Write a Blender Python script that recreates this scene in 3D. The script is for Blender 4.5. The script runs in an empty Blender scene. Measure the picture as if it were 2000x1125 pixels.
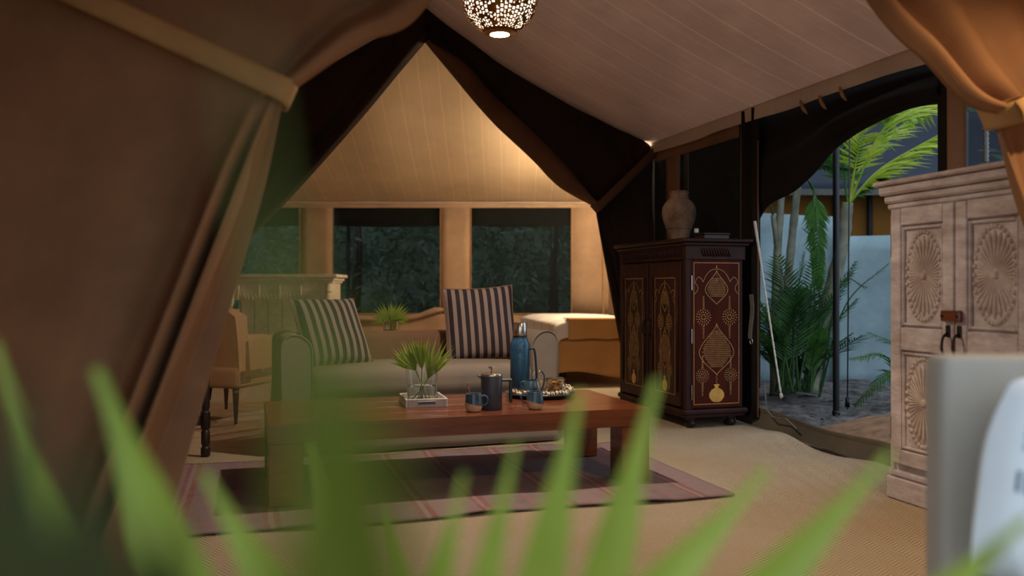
import bpy, bmesh, math, random
from mathutils import Vector, Matrix, noise as mnoise

scene = bpy.context.scene
COL = scene.collection
PI = math.pi

# ------------------------------------------------------------------ camera, world, light, exposure
CAMZ, FPX = 0.95, 1700.0
cam_d = bpy.data.cameras.new('camera')
cam = bpy.data.objects.new('camera', cam_d)
COL.objects.link(cam)
cam.location = (0, 0, CAMZ)
cam.rotation_euler = (PI / 2, 0, 0)
cam_d.sensor_width = 36.0
cam_d.lens = 36.0 * FPX / 2000.0
cam_d.clip_start = 0.02
cam_d.clip_end = 200
cam_d.dof.use_dof = True
cam_d.dof.focus_distance = 5.1
cam_d.dof.aperture_fstop = 1.5
scene.camera = cam

world = bpy.data.worlds.new('dusk_sky')
scene.world = world
world.use_nodes = True
wn = world.node_tree
bg = wn.nodes['Background']
bg.inputs[0].default_value = (0.72, 0.84, 1.0, 1)
bg.inputs[1].default_value = 1.45

scene.view_settings.view_transform = 'Standard'
scene.view_settings.look = 'None'
scene.view_settings.exposure = 0.0
scene.view_settings.gamma = 1.0
scene.view_settings.use_curve_mapping = False
LAMP_SITTING, LAMP_BACK, LAMP_BED = 1.7, 1050.0, 11.0   # emission of the three pendant globes
scene.cycles.max_bounces = 8
scene.cycles.transparent_max_bounces = 16
scene.cycles.sample_clamp_indirect = 4.0
scene.cycles.use_denoising = True

# ------------------------------------------------------------------ frame of reference
# tent axis: u runs down the tent, v to its right wall
TH = math.atan(0.208)
S, C = math.sin(TH), math.cos(TH)
def T(u, v, z=0.0):
    return Vector((-S * u + C * v, C * u + S * v, z))
def ray(px, py):
    return Vector(((px - 1000) / FPX, 1.0, -(py - 562.5) / FPX))
CAMP = Vector((0, 0, CAMZ))
def onY(px, py, Y):
    return CAMP + ray(px, py) * Y
def onZ(px, py, z):
    r = ray(px, py); return CAMP + r * ((z - CAMZ) / r.z)
def onV(px, py, v):
    r = ray(px, py); return CAMP + r * (v / (C * r.x + S * r.y))
def onU(px, py, u):
    r = ray(px, py); return CAMP + r * (u / (-S * r.x + C * r.y))
def uv_of(p):
    return (-S * p.x + C * p.y, C * p.x + S * p.y)
U_ANG = TH                      # rotation about z that turns local +y into the tent axis
def lerp(a, b, t): return a + (b - a) * t
def clamp(x, a=0.0, b=1.0): return max(a, min(b, x))
def sstep(a, b, x):
    t = clamp((x - a) / (b - a)); return t * t * (3 - 2 * t)
def catmull(pts, t):
    n = len(pts) - 1
    x = clamp(t) * n
    i = min(int(x), n - 1); f = x - i
    p1, p2 = Vector(pts[i]), Vector(pts[i + 1])
    p0 = Vector(pts[i - 1]) if i > 0 else p1 * 2 - p2
    p3 = Vector(pts[i + 2]) if i + 2 <= n else p2 * 2 - p1
    return 0.5 * ((2 * p1) + (p2 - p0) * f + (2 * p0 - 5 * p1 + 4 * p2 - p3) * f * f + (3 * p1 - p0 - 3 * p2 + p3) * f ** 3)

# ------------------------------------------------------------------ materials
def lin(c):
    return tuple((x / 255 / 12.92) if x / 255 <= 0.04045 else ((x / 255 + 0.055) / 1.055) ** 2.4 for x in c)
def new_mat(name):
    m = bpy.data.materials.new(name); m.use_nodes = True
    nt = m.node_tree
    return m, nt, nt.nodes['Principled BSDF']
def coords(nt, scale=(1, 1, 1)):
    tc = nt.nodes.new('ShaderNodeTexCoord')
    mp = nt.nodes.new('ShaderNodeMapping'); mp.inputs['Scale'].default_value = scale
    nt.links.new(tc.outputs['Object'], mp.inputs['Vector'])
    return mp.outputs['Vector']
def noise_node(nt, vec, scale, detail=4, rough=0.6):
    n = nt.nodes.new('ShaderNodeTexNoise')
    n.inputs['Scale'].default_value = scale; n.inputs['Detail'].default_value = detail
    n.inputs['Roughness'].default_value = rough
    nt.links.new(vec, n.inputs['Vector'])
    return n.outputs['Fac']
def mathn(nt, op, a, b=None, c=None):
    n = nt.nodes.new('ShaderNodeMath'); n.operation = op
    for i, x in enumerate((a, b, c)):
        if x is None: continue
        if isinstance(x, (int, float)): n.inputs[i].default_value = x
        else: nt.links.new(x, n.inputs[i])
    return n.outputs[0]
def ramp(nt, fac, stops, interp='LINEAR'):
    r = nt.nodes.new('ShaderNodeValToRGB'); r.color_ramp.interpolation = interp
    e = r.color_ramp.elements
    while len(e) < len(stops): e.new(0.5)
    for el, (p, c) in zip(e, stops):
        el.position = p; el.color = (*lin(c), 1)
    nt.links.new(fac, r.inputs[0])
    return r.outputs[0]
def mixc(nt, fac, a, b, mode='MIX'):
    n = nt.nodes.new('ShaderNodeMix'); n.data_type = 'RGBA'; n.blend_type = mode
    for sock, x in ((n.inputs[0], fac), (n.inputs[6], a), (n.inputs[7], b)):
        if isinstance(x, (int, float)): sock.default_value = x
        elif isinstance(x, tuple): sock.default_value = (*x, 1)
        else: nt.links.new(x, sock)
    return n.outputs[2]
def bump(nt, bsdf, h, strength=0.3, dist=0.002):
    b = nt.nodes.new('ShaderNodeBump'); b.inputs['Strength'].default_value = strength
    b.inputs['Distance'].default_value = dist
    nt.links.new(h, b.inputs['Height']); nt.links.new(b.outputs[0], bsdf.inputs['Normal'])
def M(name, c, rough=0.75, var=0.18, vs=6.0, bs=0, bst=0.2, metal=0.0, spec=0.5, stretch=(1, 1, 1), c2=None, trans=0.0, sheen=0.0):
    """plain colour with soft mottling; c2 a second colour mixed in by the mottling; bs relief scale"""
    m, nt, b = new_mat(name)
    v = coords(nt, stretch)
    n = noise_node(nt, v, vs, 5)
    lo = tuple(x * (1 - var) for x in c)
    hi = c2 if c2 else tuple(min(255, x * (1 + var)) for x in c)
    nt.links.new(ramp(nt, n, [(0.3, lo), (0.7, hi)]), b.inputs['Base Color'])
    b.inputs['Roughness'].default_value = rough
    b.inputs['Metallic'].default_value = metal
    b.inputs['Specular IOR Level'].default_value = spec
    if trans: b.inputs['Transmission Weight'].default_value = trans
    if sheen: b.inputs['Sheen Weight'].default_value = sheen
    if bs:
        bump(nt, b, noise_node(nt, v, bs, 3), bst)
    return m
def weave_height(nt, vec, sc):
    sep = nt.nodes.new('ShaderNodeSeparateXYZ'); nt.links.new(vec, sep.inputs[0])
    sx = mathn(nt, 'SINE', mathn(nt, 'MULTIPLY', mathn(nt, 'ADD', sep.outputs[0], mathn(nt, 'MULTIPLY', sep.outputs[1], 0.6)), sc))
    sz = mathn(nt, 'SINE', mathn(nt, 'MULTIPLY', sep.outputs[2], sc))
    return mathn(nt, 'MULTIPLY', sx, sz)
def CANVAS(name, c, var=0.12, rough=0.92, sc=1400, bst=0.25, line_axis=None, line_period=0.11, line_gain=1.25, c2=None, transl=0.0):
    m, nt, b = new_mat(name)
    v = coords(nt)
    n = noise_node(nt, v, 1.6, 6, 0.65)
    col = ramp(nt, n, [(0.3, tuple(x * (1 - var) for x in c)), (0.7, c2 or tuple(min(255, x * (1 + var)) for x in c))])
    if line_axis:
        d = nt.nodes.new('ShaderNodeVectorMath'); d.operation = 'DOT_PRODUCT'
        nt.links.new(v, d.inputs[0]); d.inputs[1].default_value = line_axis
        wob = mathn(nt, 'MULTIPLY', noise_node(nt, v, 3.0, 2), 0.03)
        fr = mathn(nt, 'FRACT', mathn(nt, 'DIVIDE', mathn(nt, 'ADD', d.outputs['Value'], wob), line_period))
        fac = ramp(nt, fr, [(0.0, (0, 0, 0)), (0.45, (0, 0, 0)), (0.49, (170, 170, 170)), (0.53, (0, 0, 0)), (0.80, (0, 0, 0)), (0.83, (110, 110, 110)), (0.86, (0, 0, 0))])
        col = mixc(nt, fac, col, tuple(min(1, x) for x in lin(tuple(min(255, x * line_gain) for x in c))))
    nt.links.new(col, b.inputs['Base Color'])
    b.inputs['Roughness'].default_value = rough
    b.inputs['Specular IOR Level'].default_value = 0.2
    h = mathn(nt, 'ADD', mathn(nt, 'MULTIPLY', weave_height(nt, v, sc), 0.35), noise_node(nt, v, 120, 3))
    bump(nt, b, h, bst, 0.003)
    if transl:
        tr = nt.nodes.new('ShaderNodeBsdfTranslucent'); nt.links.new(col, tr.inputs[0])
        mx = nt.nodes.new('ShaderNodeMixShader'); mx.inputs[0].default_value = transl
        nt.links.new(b.outputs[0], mx.inputs[1]); nt.links.new(tr.outputs[0], mx.inputs[2])
        nt.links.new(mx.outputs[0], nt.nodes['Material Output'].inputs[0])
    return m
def STRIPES(name, axis, period, stops, rough=0.9, wob=0.0, bst=0.4, bsc=250, wear=0.25, offset=0.0, wear_c=(150, 130, 125)):
    m, nt, b = new_mat(name)
    v = coords(nt)
    d = nt.nodes.new('ShaderNodeVectorMath'); d.operation = 'DOT_PRODUCT'
    nt.links.new(v, d.inputs[0]); d.inputs[1].default_value = axis
    x = mathn(nt, 'ADD', d.outputs['Value'], offset)
    if wob: x = mathn(nt, 'ADD', x, mathn(nt, 'MULTIPLY', noise_node(nt, v, 5, 3), wob))
    fr = mathn(nt, 'FRACT', mathn(nt, 'DIVIDE', x, period))
    col = ramp(nt, fr, stops, 'CONSTANT')
    col = mixc(nt, mathn(nt, 'MULTIPLY', noise_node(nt, v, 14, 6, 0.7), wear), col, lin(wear_c))
    nt.links.new(col, b.inputs['Base Color'])
    b.inputs['Roughness'].default_value = rough; b.inputs['Specular IOR Level'].default_value = 0.2
    bump(nt, b, noise_node(nt, v, bsc, 3), bst, 0.003)
    return m
def WOOD(name, dark, light, rough=0.4, stretch=(1.2, 14, 14), bst=0.12, coat=0.0, worn=None, worn_amt=0.0, spec=0.5):
    m, nt, b = new_mat(name)
    v = coords(nt, stretch)
    n = noise_node(nt, v, 2.2, 8, 0.65)
    col = ramp(nt, n, [(0.3, dark), (0.7, light)])
    if worn:
        w = ramp(nt, noise_node(nt, coords(nt, (1.5, 1.5, 3)), 4, 8, 0.75), [(0.42, (0, 0, 0)), (0.62, (255, 255, 255))])
        col = mixc(nt, mathn(nt, 'MULTIPLY', w, worn_amt), col, lin(worn))
    nt.links.new(col, b.inputs['Base Color'])
    b.inputs['Roughness'].default_value = rough
    b.inputs['Coat Weight'].default_value = coat
    b.inputs['Specular IOR Level'].default_value = spec
    bump(nt, b, n, bst, 0.004)
    return m
def GLASS(name, tint=(0.93, 0.98, 0.97), rough=0.0):
    m, nt, b = new_mat(name)
    b.inputs['Base Color'].default_value = (*tint, 1)
    b.inputs['Roughness'].default_value = rough
    b.inputs['Transmission Weight'].default_value = 1.0
    b.inputs['IOR'].default_value = 1.3
    return m
def MESHSCREEN(name, c, clear=0.4):
    m, nt, b = new_mat(name)
    b.inputs['Base Color'].default_value = (*lin(c), 1); b.inputs['Roughness'].default_value = 0.9
    b.inputs['Specular IOR Level'].default_value = 0.1
    tr = nt.nodes.new('ShaderNodeBsdfTransparent'); mx = nt.nodes.new('ShaderNodeMixShader')
    v = coords(nt)
    w = mathn(nt, 'ADD', mathn(nt, 'MULTIPLY', noise_node(nt, v, 300, 2), 0.16), clear - 0.08)
    nt.links.new(w, mx.inputs[0])
    nt.links.new(b.outputs[0], mx.inputs[1]); nt.links.new(tr.outputs[0], mx.inputs[2])
    nt.links.new(mx.outputs[0], nt.nodes['Material Output'].inputs[0])
    return m
def GLOW(name, c, strength):
    m, nt, b = new_mat(name)
    b.inputs['Base Color'].default_value = (0.8, 0.8, 0.75, 1)
    b.inputs['Emission Color'].default_value = (*c, 1)
    b.inputs['Emission Strength'].default_value = strength
    return m
def LEAF(name, c, c2, rough=0.45, transl=0.35, vs=3.0):
    m, nt, b = new_mat(name)
    v = coords(nt)
    col = ramp(nt, noise_node(nt, v, vs, 4), [(0.3, c), (0.7, c2)])
    nt.links.new(col, b.inputs['Base Color']); b.inputs['Roughness'].default_value = rough
    tr = nt.nodes.new('ShaderNodeBsdfTranslucent'); nt.links.new(col, tr.inputs[0])
    mx = nt.nodes.new('ShaderNodeMixShader'); mx.inputs[0].default_value = transl
    nt.links.new(b.outputs[0], mx.inputs[1]); nt.links.new(tr.outputs[0], mx.inputs[2])
    nt.links.new(mx.outputs[0], nt.nodes['Material Output'].inputs[0])
    return m
def SISAL(name):
    m, nt, b = new_mat(name)
    v = coords(nt)
    sep = nt.nodes.new('ShaderNodeSeparateXYZ'); nt.links.new(v, sep.inputs[0])
    ping = mathn(nt, 'PINGPONG', sep.outputs[0], 0.045)
    ph = mathn(nt, 'MULTIPLY', mathn(nt, 'ADD', sep.outputs[1], ping), 2 * PI / 0.021)
    wv = mathn(nt, 'MULTIPLY_ADD', mathn(nt, 'SINE', ph), 0.5, 0.5)
    fine = noise_node(nt, v, 180, 4, 0.7)
    big = noise_node(nt, v, 0.9, 5, 0.6)
    h = mathn(nt, 'ADD', mathn(nt, 'MULTIPLY', wv, 0.7), mathn(nt, 'MULTIPLY', fine, 0.6))
    col = ramp(nt, h, [(0.25, (100, 78, 52)), (0.62, (204, 178, 140)), (1.0, (246, 232, 206))])
    col = mixc(nt, mathn(nt, 'MULTIPLY', ramp(nt, big, [(0.4, (0, 0, 0)), (0.65, (255, 255, 255))]), 0.35), col, lin((176, 136, 88)))
    nt.links.new(col, b.inputs['Base Color']); b.inputs['Roughness'].default_value = 0.85
    b.inputs['Specular IOR Level'].default_value = 0.25
    bump(nt, b, h, 1.0, 0.012)
    return m

MAT = {
 'sisal': SISAL('sisal_weave'),
 'canvas': CANVAS('tan_canvas', (168, 138, 110)),
 'curtain': CANVAS('brown_canvas', (140, 102, 72)),
 'band': CANVAS('tan_band', (164, 126, 82)),
 'roof': CANVAS('cream_roof_canvas', (208, 182, 164), 0.05, line_axis=(-S, C, 0), line_period=0.30, line_gain=1.25, transl=.42),
 'roof_back': CANVAS('cream_back_canvas', (206, 180, 146), 0.05, line_axis=(1, 0, 0), line_period=0.2, line_gain=1.25, transl=.1),
 'valance': CANVAS('cream_valance', (222, 206, 190), 0.06, transl=.3),
 'dark': CANVAS('dark_brown_canvas', (44, 31, 23), 0.2),
 'dark_lining': CANVAS('brown_lining', (92, 64, 46), 0.15),
 'frame': CANVAS('brown_wall_canvas', (128, 98, 78), 0.1),
 'flap': CANVAS('black_brown_canvas', (24, 19, 16), 0.25),
 'olive': CANVAS('grey_groundsheet', (96, 88, 76), 0.15),
 'screen': MESHSCREEN('insect_screen', (34, 38, 36), 0.5),
 'screen_dark': MESHSCREEN('dark_insect_screen', (26, 28, 27), 0.12),
 'linen': CANVAS('grey_linen', (132, 119, 106), 0.06, sc=1800, bst=0.15),
 'linen2': CANVAS('taupe_linen', (120, 90, 70), 0.06, sc=1800, bst=0.15),
 'chair_linen': CANVAS('pale_linen', (168, 162, 150), 0.05, sc=1500, bst=0.2),
 'mustard': CANVAS('fawn_upholstery', (168, 132, 98), 0.08),
 'stripe': STRIPES('striped_cushion', (1, 0, 0), 0.0505, [(0, (30, 24, 33)), (0.52, (134, 116, 106))], wear=0.12),
 'kilim': STRIPES('kilim', (1, 0, 0), 0.62, [(0, (129, 99, 96)), (0.10, (129, 51, 48)), (0.13, (142, 111, 108)), (0.16, (129, 53, 49)),
     (0.20, (120, 92, 92)), (0.42, (110, 84, 87)), (0.50, (137, 86, 79)), (0.53, (118, 91, 92)), (0.68, (130, 60, 55)), (0.715, (146, 118, 115)),
     (0.75, (127, 55, 51)), (0.79, (135, 106, 103))], wob=0.03, wear=0.85, wear_c=(142, 130, 129)),
 'table_wood': WOOD('red_brown_wood', (78, 36, 17), (126, 64, 32), 0.3, coat=0.25),
 'dark_wood': WOOD('dark_carved_wood', (34, 15, 12), (56, 27, 22), 0.5, (6, 6, 1.2), spec=.2),
 'panel_wood': WOOD('oxblood_panel', (52, 16, 5), (74, 25, 8), 0.6, (6, 6, 1.2), spec=.1),
 'black_wood': WOOD('black_brown_wood', (26, 18, 14), (46, 32, 25), 0.45, (6, 6, 1.2)),
 'white_wood': WOOD('whitewashed_wood', (172, 156, 150), (214, 202, 198), 0.75, (3, 3, 10), 0.25, worn=(128, 98, 86), worn_amt=0.45),
 'carved_white': WOOD('whitewashed_carving', (172, 150, 134), (206, 190, 176), 0.75, (5, 5, 5), 0.2, worn=(140, 108, 88), worn_amt=0.35),
 'cream_wood': WOOD('cream_wood', (206, 196, 168), (236, 226, 204), 0.7, (4, 4, 4), 0.2, worn=(160, 140, 110), worn_amt=0.3),
 'ivory': M('bone_inlay', (190, 146, 84), 0.5, 0.15, 30),
 'gold': M('brass_inlay', (196, 150, 66), 0.4, 0.12, 12, metal=0.3),
 'leg_wood': WOOD('pale_leg_wood', (92, 78, 60), (128, 110, 88), 0.5, (6, 6, 1.2)),
 'iron': M('dark_iron', (52, 46, 44), 0.45, 0.2, 20, metal=0.8),
 'pole': M('black_pole', (16, 18, 22), 0.35, 0.15, 4, metal=0.2),
 'steel': M('brushed_steel', (200, 196, 190), 0.22, 0.05, 12, metal=1.0, stretch=(1, 1, 40)),
 'blue': M('hammered_blue', (44, 84, 112), 0.32, 0.12, 60, 220, 0.12, metal=0.25),
 'slate': M('slate_enamel', (58, 62, 72), 0.45, 0.06, 20, 160, 0.05),
 'black': M('black_plastic', (18, 18, 20), 0.4, 0.1, 8),
 'glaze': M('blue_glaze', (36, 58, 80), 0.12, 0.35, 14, c2=(86, 120, 140)),
 'clay': M('raw_clay', (190, 152, 112), 0.8, 0.08, 20, 120, 0.1),
 'coffee': M('coffee', (30, 16, 8), 0.2, 0.1),
 'gold_spoon': M('brass_spoon', (206, 160, 96), 0.25, 0.08, 20, metal=1.0),
 'terracotta': M('weathered_terracotta', (112, 74, 52), 0.9, 0.3, 7, 60, 0.5, c2=(150, 124, 100)),
 'grey_plate': M('dark_glazed_plate', (58, 62, 66), 0.3, 0.2, 10),
 'napkin': STRIPES('striped_napkin', (0.7, 0.7, 0), 0.016, [(0, (224, 206, 176)), (0.6, (62, 52, 48))], wear=0.1),
 'cookie': M('golden_biscuit', (190, 132, 66), 0.8, 0.25, 40, 120, 0.5),
 'glass': GLASS('clear_glass'),
 'water': GLASS('water', (0.86, 0.95, 0.95)),
 'tray_white': M('grey_white_tray', (196, 192, 188), 0.45, 0.08, 10),
 'tray_side': M('silvered_wood', (176, 160, 148), 0.45, 0.1, 10),
 'sheet': STRIPES('white_blue_coverlet', (0.05, 1, 0), 0.46, [(0, (226, 218, 206)), (0.55, (150, 176, 196)), (0.58, (226, 220, 210)), (0.62, (160, 184, 204)), (0.66, (228, 222, 212))], wear=0.1, wear_c=(210, 200, 190)),
 'bedskirt': CANVAS('ochre_bed_skirt', (198, 150, 94), 0.08),
 'cushion_white': CANVAS('white_cotton', (214, 220, 220), 0.04, sc=900, bst=0.2),
 'blue_band': STRIPES('blue_woven_band', (0, 0, 1), 0.02, [(0, (150, 176, 190)), (0.5, (206, 216, 220))], wear=0.2),
 'blue_mark': M('blue_grey_thread', (88, 108, 122), 0.9),
 'brass': M('dark_brass_globe', (150, 104, 48), 0.35, 0.15, 20, metal=0.9),
 'soil': M('dark_mulch', (58, 56, 56), 0.95, 0.4, 9, 40, 1.0, c2=(128, 122, 120)),
 'sand': M('brown_sand', (128, 98, 72), 0.95, 0.2, 12, 90, 0.8),
 'tarp': CANVAS('pale_blue_tarpaulin', (150, 174, 180), 0.14, rough=0.6),
 'neigh': CANVAS('ochre_neighbour_canvas', (186, 128, 60), 0.1),
 'neigh_roof': CANVAS('slate_blue_fly', (30, 38, 50), 0.1),
 'rope': M('white_rope', (190, 190, 186), 0.8, 0.1, 60, 200, 0.5),
 'strap': M('grey_strap', (92, 92, 88), 0.8, 0.1, 30),
 'pot': M('clay_pot', (120, 78, 56), 0.85, 0.15, 8, 50, 0.3),
 'palm': LEAF('palm_green', (40, 84, 32), (84, 136, 52)),
 'palm_bright': LEAF('palm_lime', (110, 168, 36), (206, 214, 70)),
 'palm_dark': LEAF('palm_deep', (36, 72, 36), (74, 124, 60)),
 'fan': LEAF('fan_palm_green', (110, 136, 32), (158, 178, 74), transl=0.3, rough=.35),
 'fan_olive_shade': LEAF('fan_palm_olive_shade', (82, 94, 14), (104, 112, 22), transl=0.15),  # shaded copy of the leaf: shadow on the nearest blades put into the colour
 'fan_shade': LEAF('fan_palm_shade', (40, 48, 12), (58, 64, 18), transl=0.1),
 'fan_small': LEAF('fan_palm_cut', (84, 124, 40), (172, 184, 74), transl=0.35),
 'stalk': M('palm_cane', (104, 116, 92), 0.6, 0.25, 6, 40, 0.3, c2=(150, 146, 128)),
 'tree': LEAF('dark_foliage', (34, 58, 42), (78, 104, 82), transl=0.2),
 'litter': M('dry_leaf_litter', (110, 92, 76), 0.9, 0.4, 3, c2=(70, 84, 60)),
}

# ------------------------------------------------------------------ mesh helpers
class MB:
    def __init__(s): s.v = []; s.f = []
    def add(s, vs, fs):
        o = len(s.v); s.v += [Vector(p) for p in vs]; s.f += [tuple(i + o for i in f) for f in fs]; return s
    def box(s, c, sz, b=0.004, rot=None):
        hx, hy, hz = sz[0] / 2, sz[1] / 2, sz[2] / 2
        b = min(b, hx * .6, hy * .6, hz * .6)
        vs = []; idx = {}
        for sx in (-1, 1):
            for sy in (-1, 1):
                for sz_ in (-1, 1):
                    for k, p in enumerate(((sx * hx, sy * (hy - b), sz_ * (hz - b)), (sx * (hx - b), sy * hy, sz_ * (hz - b)), (sx * (hx - b), sy * (hy - b), sz_ * hz))):
                        idx[(sx, sy, sz_, k)] = len(vs); vs.append(Vector(p))
        fs = []
        P = lambda x, y, z, k: idx[(x, y, z, k)]
        for a in (-1, 1):
            fs.append((P(a, -1, -1, 0), P(a, 1, -1, 0), P(a, 1, 1, 0), P(a, -1, 1, 0)))
            fs.append((P(-1, a, -1, 1), P(1, a, -1, 1), P(1, a, 1, 1), P(-1, a, 1, 1)))
            fs.append((P(-1, -1, a, 2), P(1, -1, a, 2), P(1, 1, a, 2), P(-1, 1, a, 2)))
            for d in (-1, 1):
                fs.append((P(a, d, -1, 0), P(a, d, 1, 0), P(a, d, 1, 1), P(a, d, -1, 1)))
                fs.append((P(a, -1, d, 0), P(a, 1, d, 0), P(a, 1, d, 2), P(a, -1, d, 2)))
                fs.append((P(-1, a, d, 1), P(1, a, d, 1), P(1, a, d, 2), P(-1, a, d, 2)))
                for e in (-1, 1): fs.append((P(a, d, e, 0), P(a, d, e, 1), P(a, d, e, 2)))
        c = Vector(c)
        if rot: vs = [rot @ p for p in vs]
        return s.add([p + c for p in vs], fs)
    def rbox(s, c, sz, r, n=5, puff=0.0):
        """rounded box; puff swells the big faces"""
        h = Vector(sz) / 2; r = min(r, min(h) * 0.98)
        c = Vector(c)
        vmap = {}; vs = []; fs = []
        def axis_pts(hh):
            inner = [-hh + r + (2 * (hh - r)) * i / n for i in range(n + 1)]
            out = [-hh + r - r * math.cos(a * PI / 2 / 3) for a in range(0, 3)]
            return out + inner + [-x for x in reversed(out)]
        ax = [axis_pts(h[i]) for i in range(3)]
        def proj(p):
            q = Vector([clamp(p[i], -h[i] + r, h[i] - r) for i in range(3)])
            d = p - q
            if d.length > 1e-9: p = q + d.normalized() * r
            if puff:
                i = min(range(3), key=lambda k: h[k])
                o = [k for k in range(3) if k != i]
                g = (1 - (p[o[0]] / h[o[0]]) ** 2) * (1 - (p[o[1]] / h[o[1]]) ** 2)
                p = p.copy(); p[i] += math.copysign(puff * max(0, g), p[i]) if abs(p[i]) > h[i] * .5 else 0
            return p
        def vid(p):
            k = (round(p[0], 6), round(p[1], 6), round(p[2], 6))
            if k not in vmap:
                vmap[k] = len(vs); vs.append(proj(Vector(p)) + c)
            return vmap[k]
        for d in range(3):
            o = [k for k in range(3) if k != d]
            for sg in (-1, 1):
                A, B = ax[o[0]], ax[o[1]]
                for i in range(len(A) - 1):
                    for j in range(len(B) - 1):
                        q = []
                        for (a, b_) in ((A[i], B[j]), (A[i + 1], B[j]), (A[i + 1], B[j + 1]), (A[i], B[j + 1])):
                            p = [0, 0, 0]; p[d] = sg * h[d]; p[o[0]] = a; p[o[1]] = b_
                            q.append(vid(p))
                        if len(set(q)) == 4: fs.append(tuple(q))
        return s.add(vs, fs)
    def lathe(s, prof, c=(0, 0, 0), seg=28, caps=True, sx=1.0, sy=1.0):
        c = Vector(c); vs = []; fs = []
        for r, z in prof:
            for k in range(seg):
                a = 2 * PI * k / seg; vs.append(c + Vector((r * math.cos(a) * sx, r * math.sin(a) * sy, z)))
        for i in range(len(prof) - 1):
            for k in range(seg):
                k2 = (k + 1) % seg
                fs.append((i * seg + k, i * seg + k2, (i + 1) * seg + k2, (i + 1) * seg + k))
        if caps:
            if prof[0][0] > 1e-5: fs.append(tuple(range(seg))[::-1])
            if prof[-1][0] > 1e-5: fs.append(tuple((len(prof) - 1) * seg + k for k in range(seg)))
        return s.add(vs, fs)
    def tube(s, pts, r, seg=8, caps=True, flat=1.0):
        pts = [Vector(p) for p in pts]; n = len(pts)
        rs = r if isinstance(r, (list, tuple)) else [r] * n
        vs = []; fs = []
        prev = None
        for i in range(n):
            t = (pts[min(i + 1, n - 1)] - pts[max(i - 1, 0)]).normalized()
            if prev is None:
                up = Vector((0, 0, 1)) if abs(t.z) < 0.9 else Vector((1, 0, 0))
                a = t.cross(up).normalized()
            else:
                a = (prev - t * prev.dot(t)).normalized()
            prev = a; b = t.cross(a)
            for k in range(seg):
                w = 2 * PI * k / seg
                vs.append(pts[i] + a * (rs[i] * math.cos(w)) + b * (rs[i] * flat * math.sin(w)))
        for i in range(n - 1):
            for k in range(seg):
                k2 = (k + 1) % seg
                fs.append((i * seg + k, i * seg + k2, (i + 1) * seg + k2, (i + 1) * seg + k))
        if caps:
            fs.append(tuple(range(seg))[::-1]); fs.append(tuple((n - 1) * seg + k for k in range(seg)))
        return s.add(vs, fs)
    def grid(s, fn, nu, nv, closeu=False):
        vs = []; fs = []
        for j in range(nv + 1):
            for i in range(nu if closeu else nu + 1):
                vs.append(Vector(fn(i / nu, j / nv)))
        w = nu if closeu else nu + 1
        for j in range(nv):
            for i in range(nu):
                i2 = (i + 1) % w
                fs.append((j * w + i, j * w + i2, (j + 1) * w + i2, (j + 1) * w + i))
        return s.add(vs, fs)
    def poly(s, pts2d, z0, z1, fn=None):
        """prism of a 2D outline between z0 and z1; fn maps (x,y,z) to a point"""
        fn = fn or (lambda x, y, z: (x, y, z)); n = len(pts2d)
        vs = [fn(x, y, z0) for x, y in pts2d] + [fn(x, y, z1) for x, y in pts2d]
        fs = [tuple(range(n))[::-1], tuple(range(n, 2 * n))] + [(i, (i + 1) % n, n + (i + 1) % n, n + i) for i in range(n)]
        return s.add(vs, fs)
    def xf(s, m): s.v = [m @ p for p in s.v]; return s
    def build(s, name, mat, parent=None, smooth=False, solid=0.0, recalc=True, kind=None):
        me = bpy.data.meshes.new(name)
        me.from_pydata([tuple(p) for p in s.v], [], s.f)
        if recalc:
            bm = bmesh.new(); bm.from_mesh(me)
            bmesh.ops.recalc_face_normals(bm, faces=bm.faces)
            bm.to_mesh(me); bm.free()
        me.materials.append(MAT[mat] if isinstance(mat, str) else mat)
        if smooth:
            me.polygons.foreach_set('use_smooth', [True] * len(me.polygons))
            if smooth != 'all':
                me.set_sharp_from_angle(angle=math.radians(40))
        o = bpy.data.objects.new(name, me); COL.objects.link(o)
        if parent: o.parent = parent
        if solid:
            md = o.modifiers.new('thickness', 'SOLIDIFY'); md.thickness = solid; md.offset = 0
        if kind: o['kind'] = kind
        return o
def tag(o, label, cat, group=None):
    o['label'] = label; o['category'] = cat
    if group: o['group'] = group
    return o
def thing(name, label, cat, loc=(0, 0, 0), rz=0.0, group=None):
    o = bpy.data.objects.new(name, None); COL.objects.link(o)
    o.empty_display_size = 0.1
    o.location = loc; o.rotation_euler = (0, 0, rz)
    return tag(o, label, cat, group)
def struct(o):
    o['kind'] = 'structure'; return o
def copy_tree(o, parent=None):
    c = o.copy(); COL.objects.link(c); c.parent = parent
    for ch in o.children: copy_tree(ch, c)
    return c

# ================================================================== SETTING
VR, ZR = 0.79, 3.36            # ridge
VW, VL = 2.887, -1.30          # right and left wall
UF, UP1, UP2 = 1.05, 2.65, 7.5 # tent mouth, near partition, far partition
def eave(u): return 2.02 + 0.031 * u
def zroof(v, u):
    e = eave(u); w = (VW - VR) if v > VR else (VR - VL)
    t = clamp(abs(v - VR) / w)
    return lerp(ZR, e, t) - 0.48 * t * (1 - t) * (1.0 - 0.25 * t) * 0.9

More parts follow.
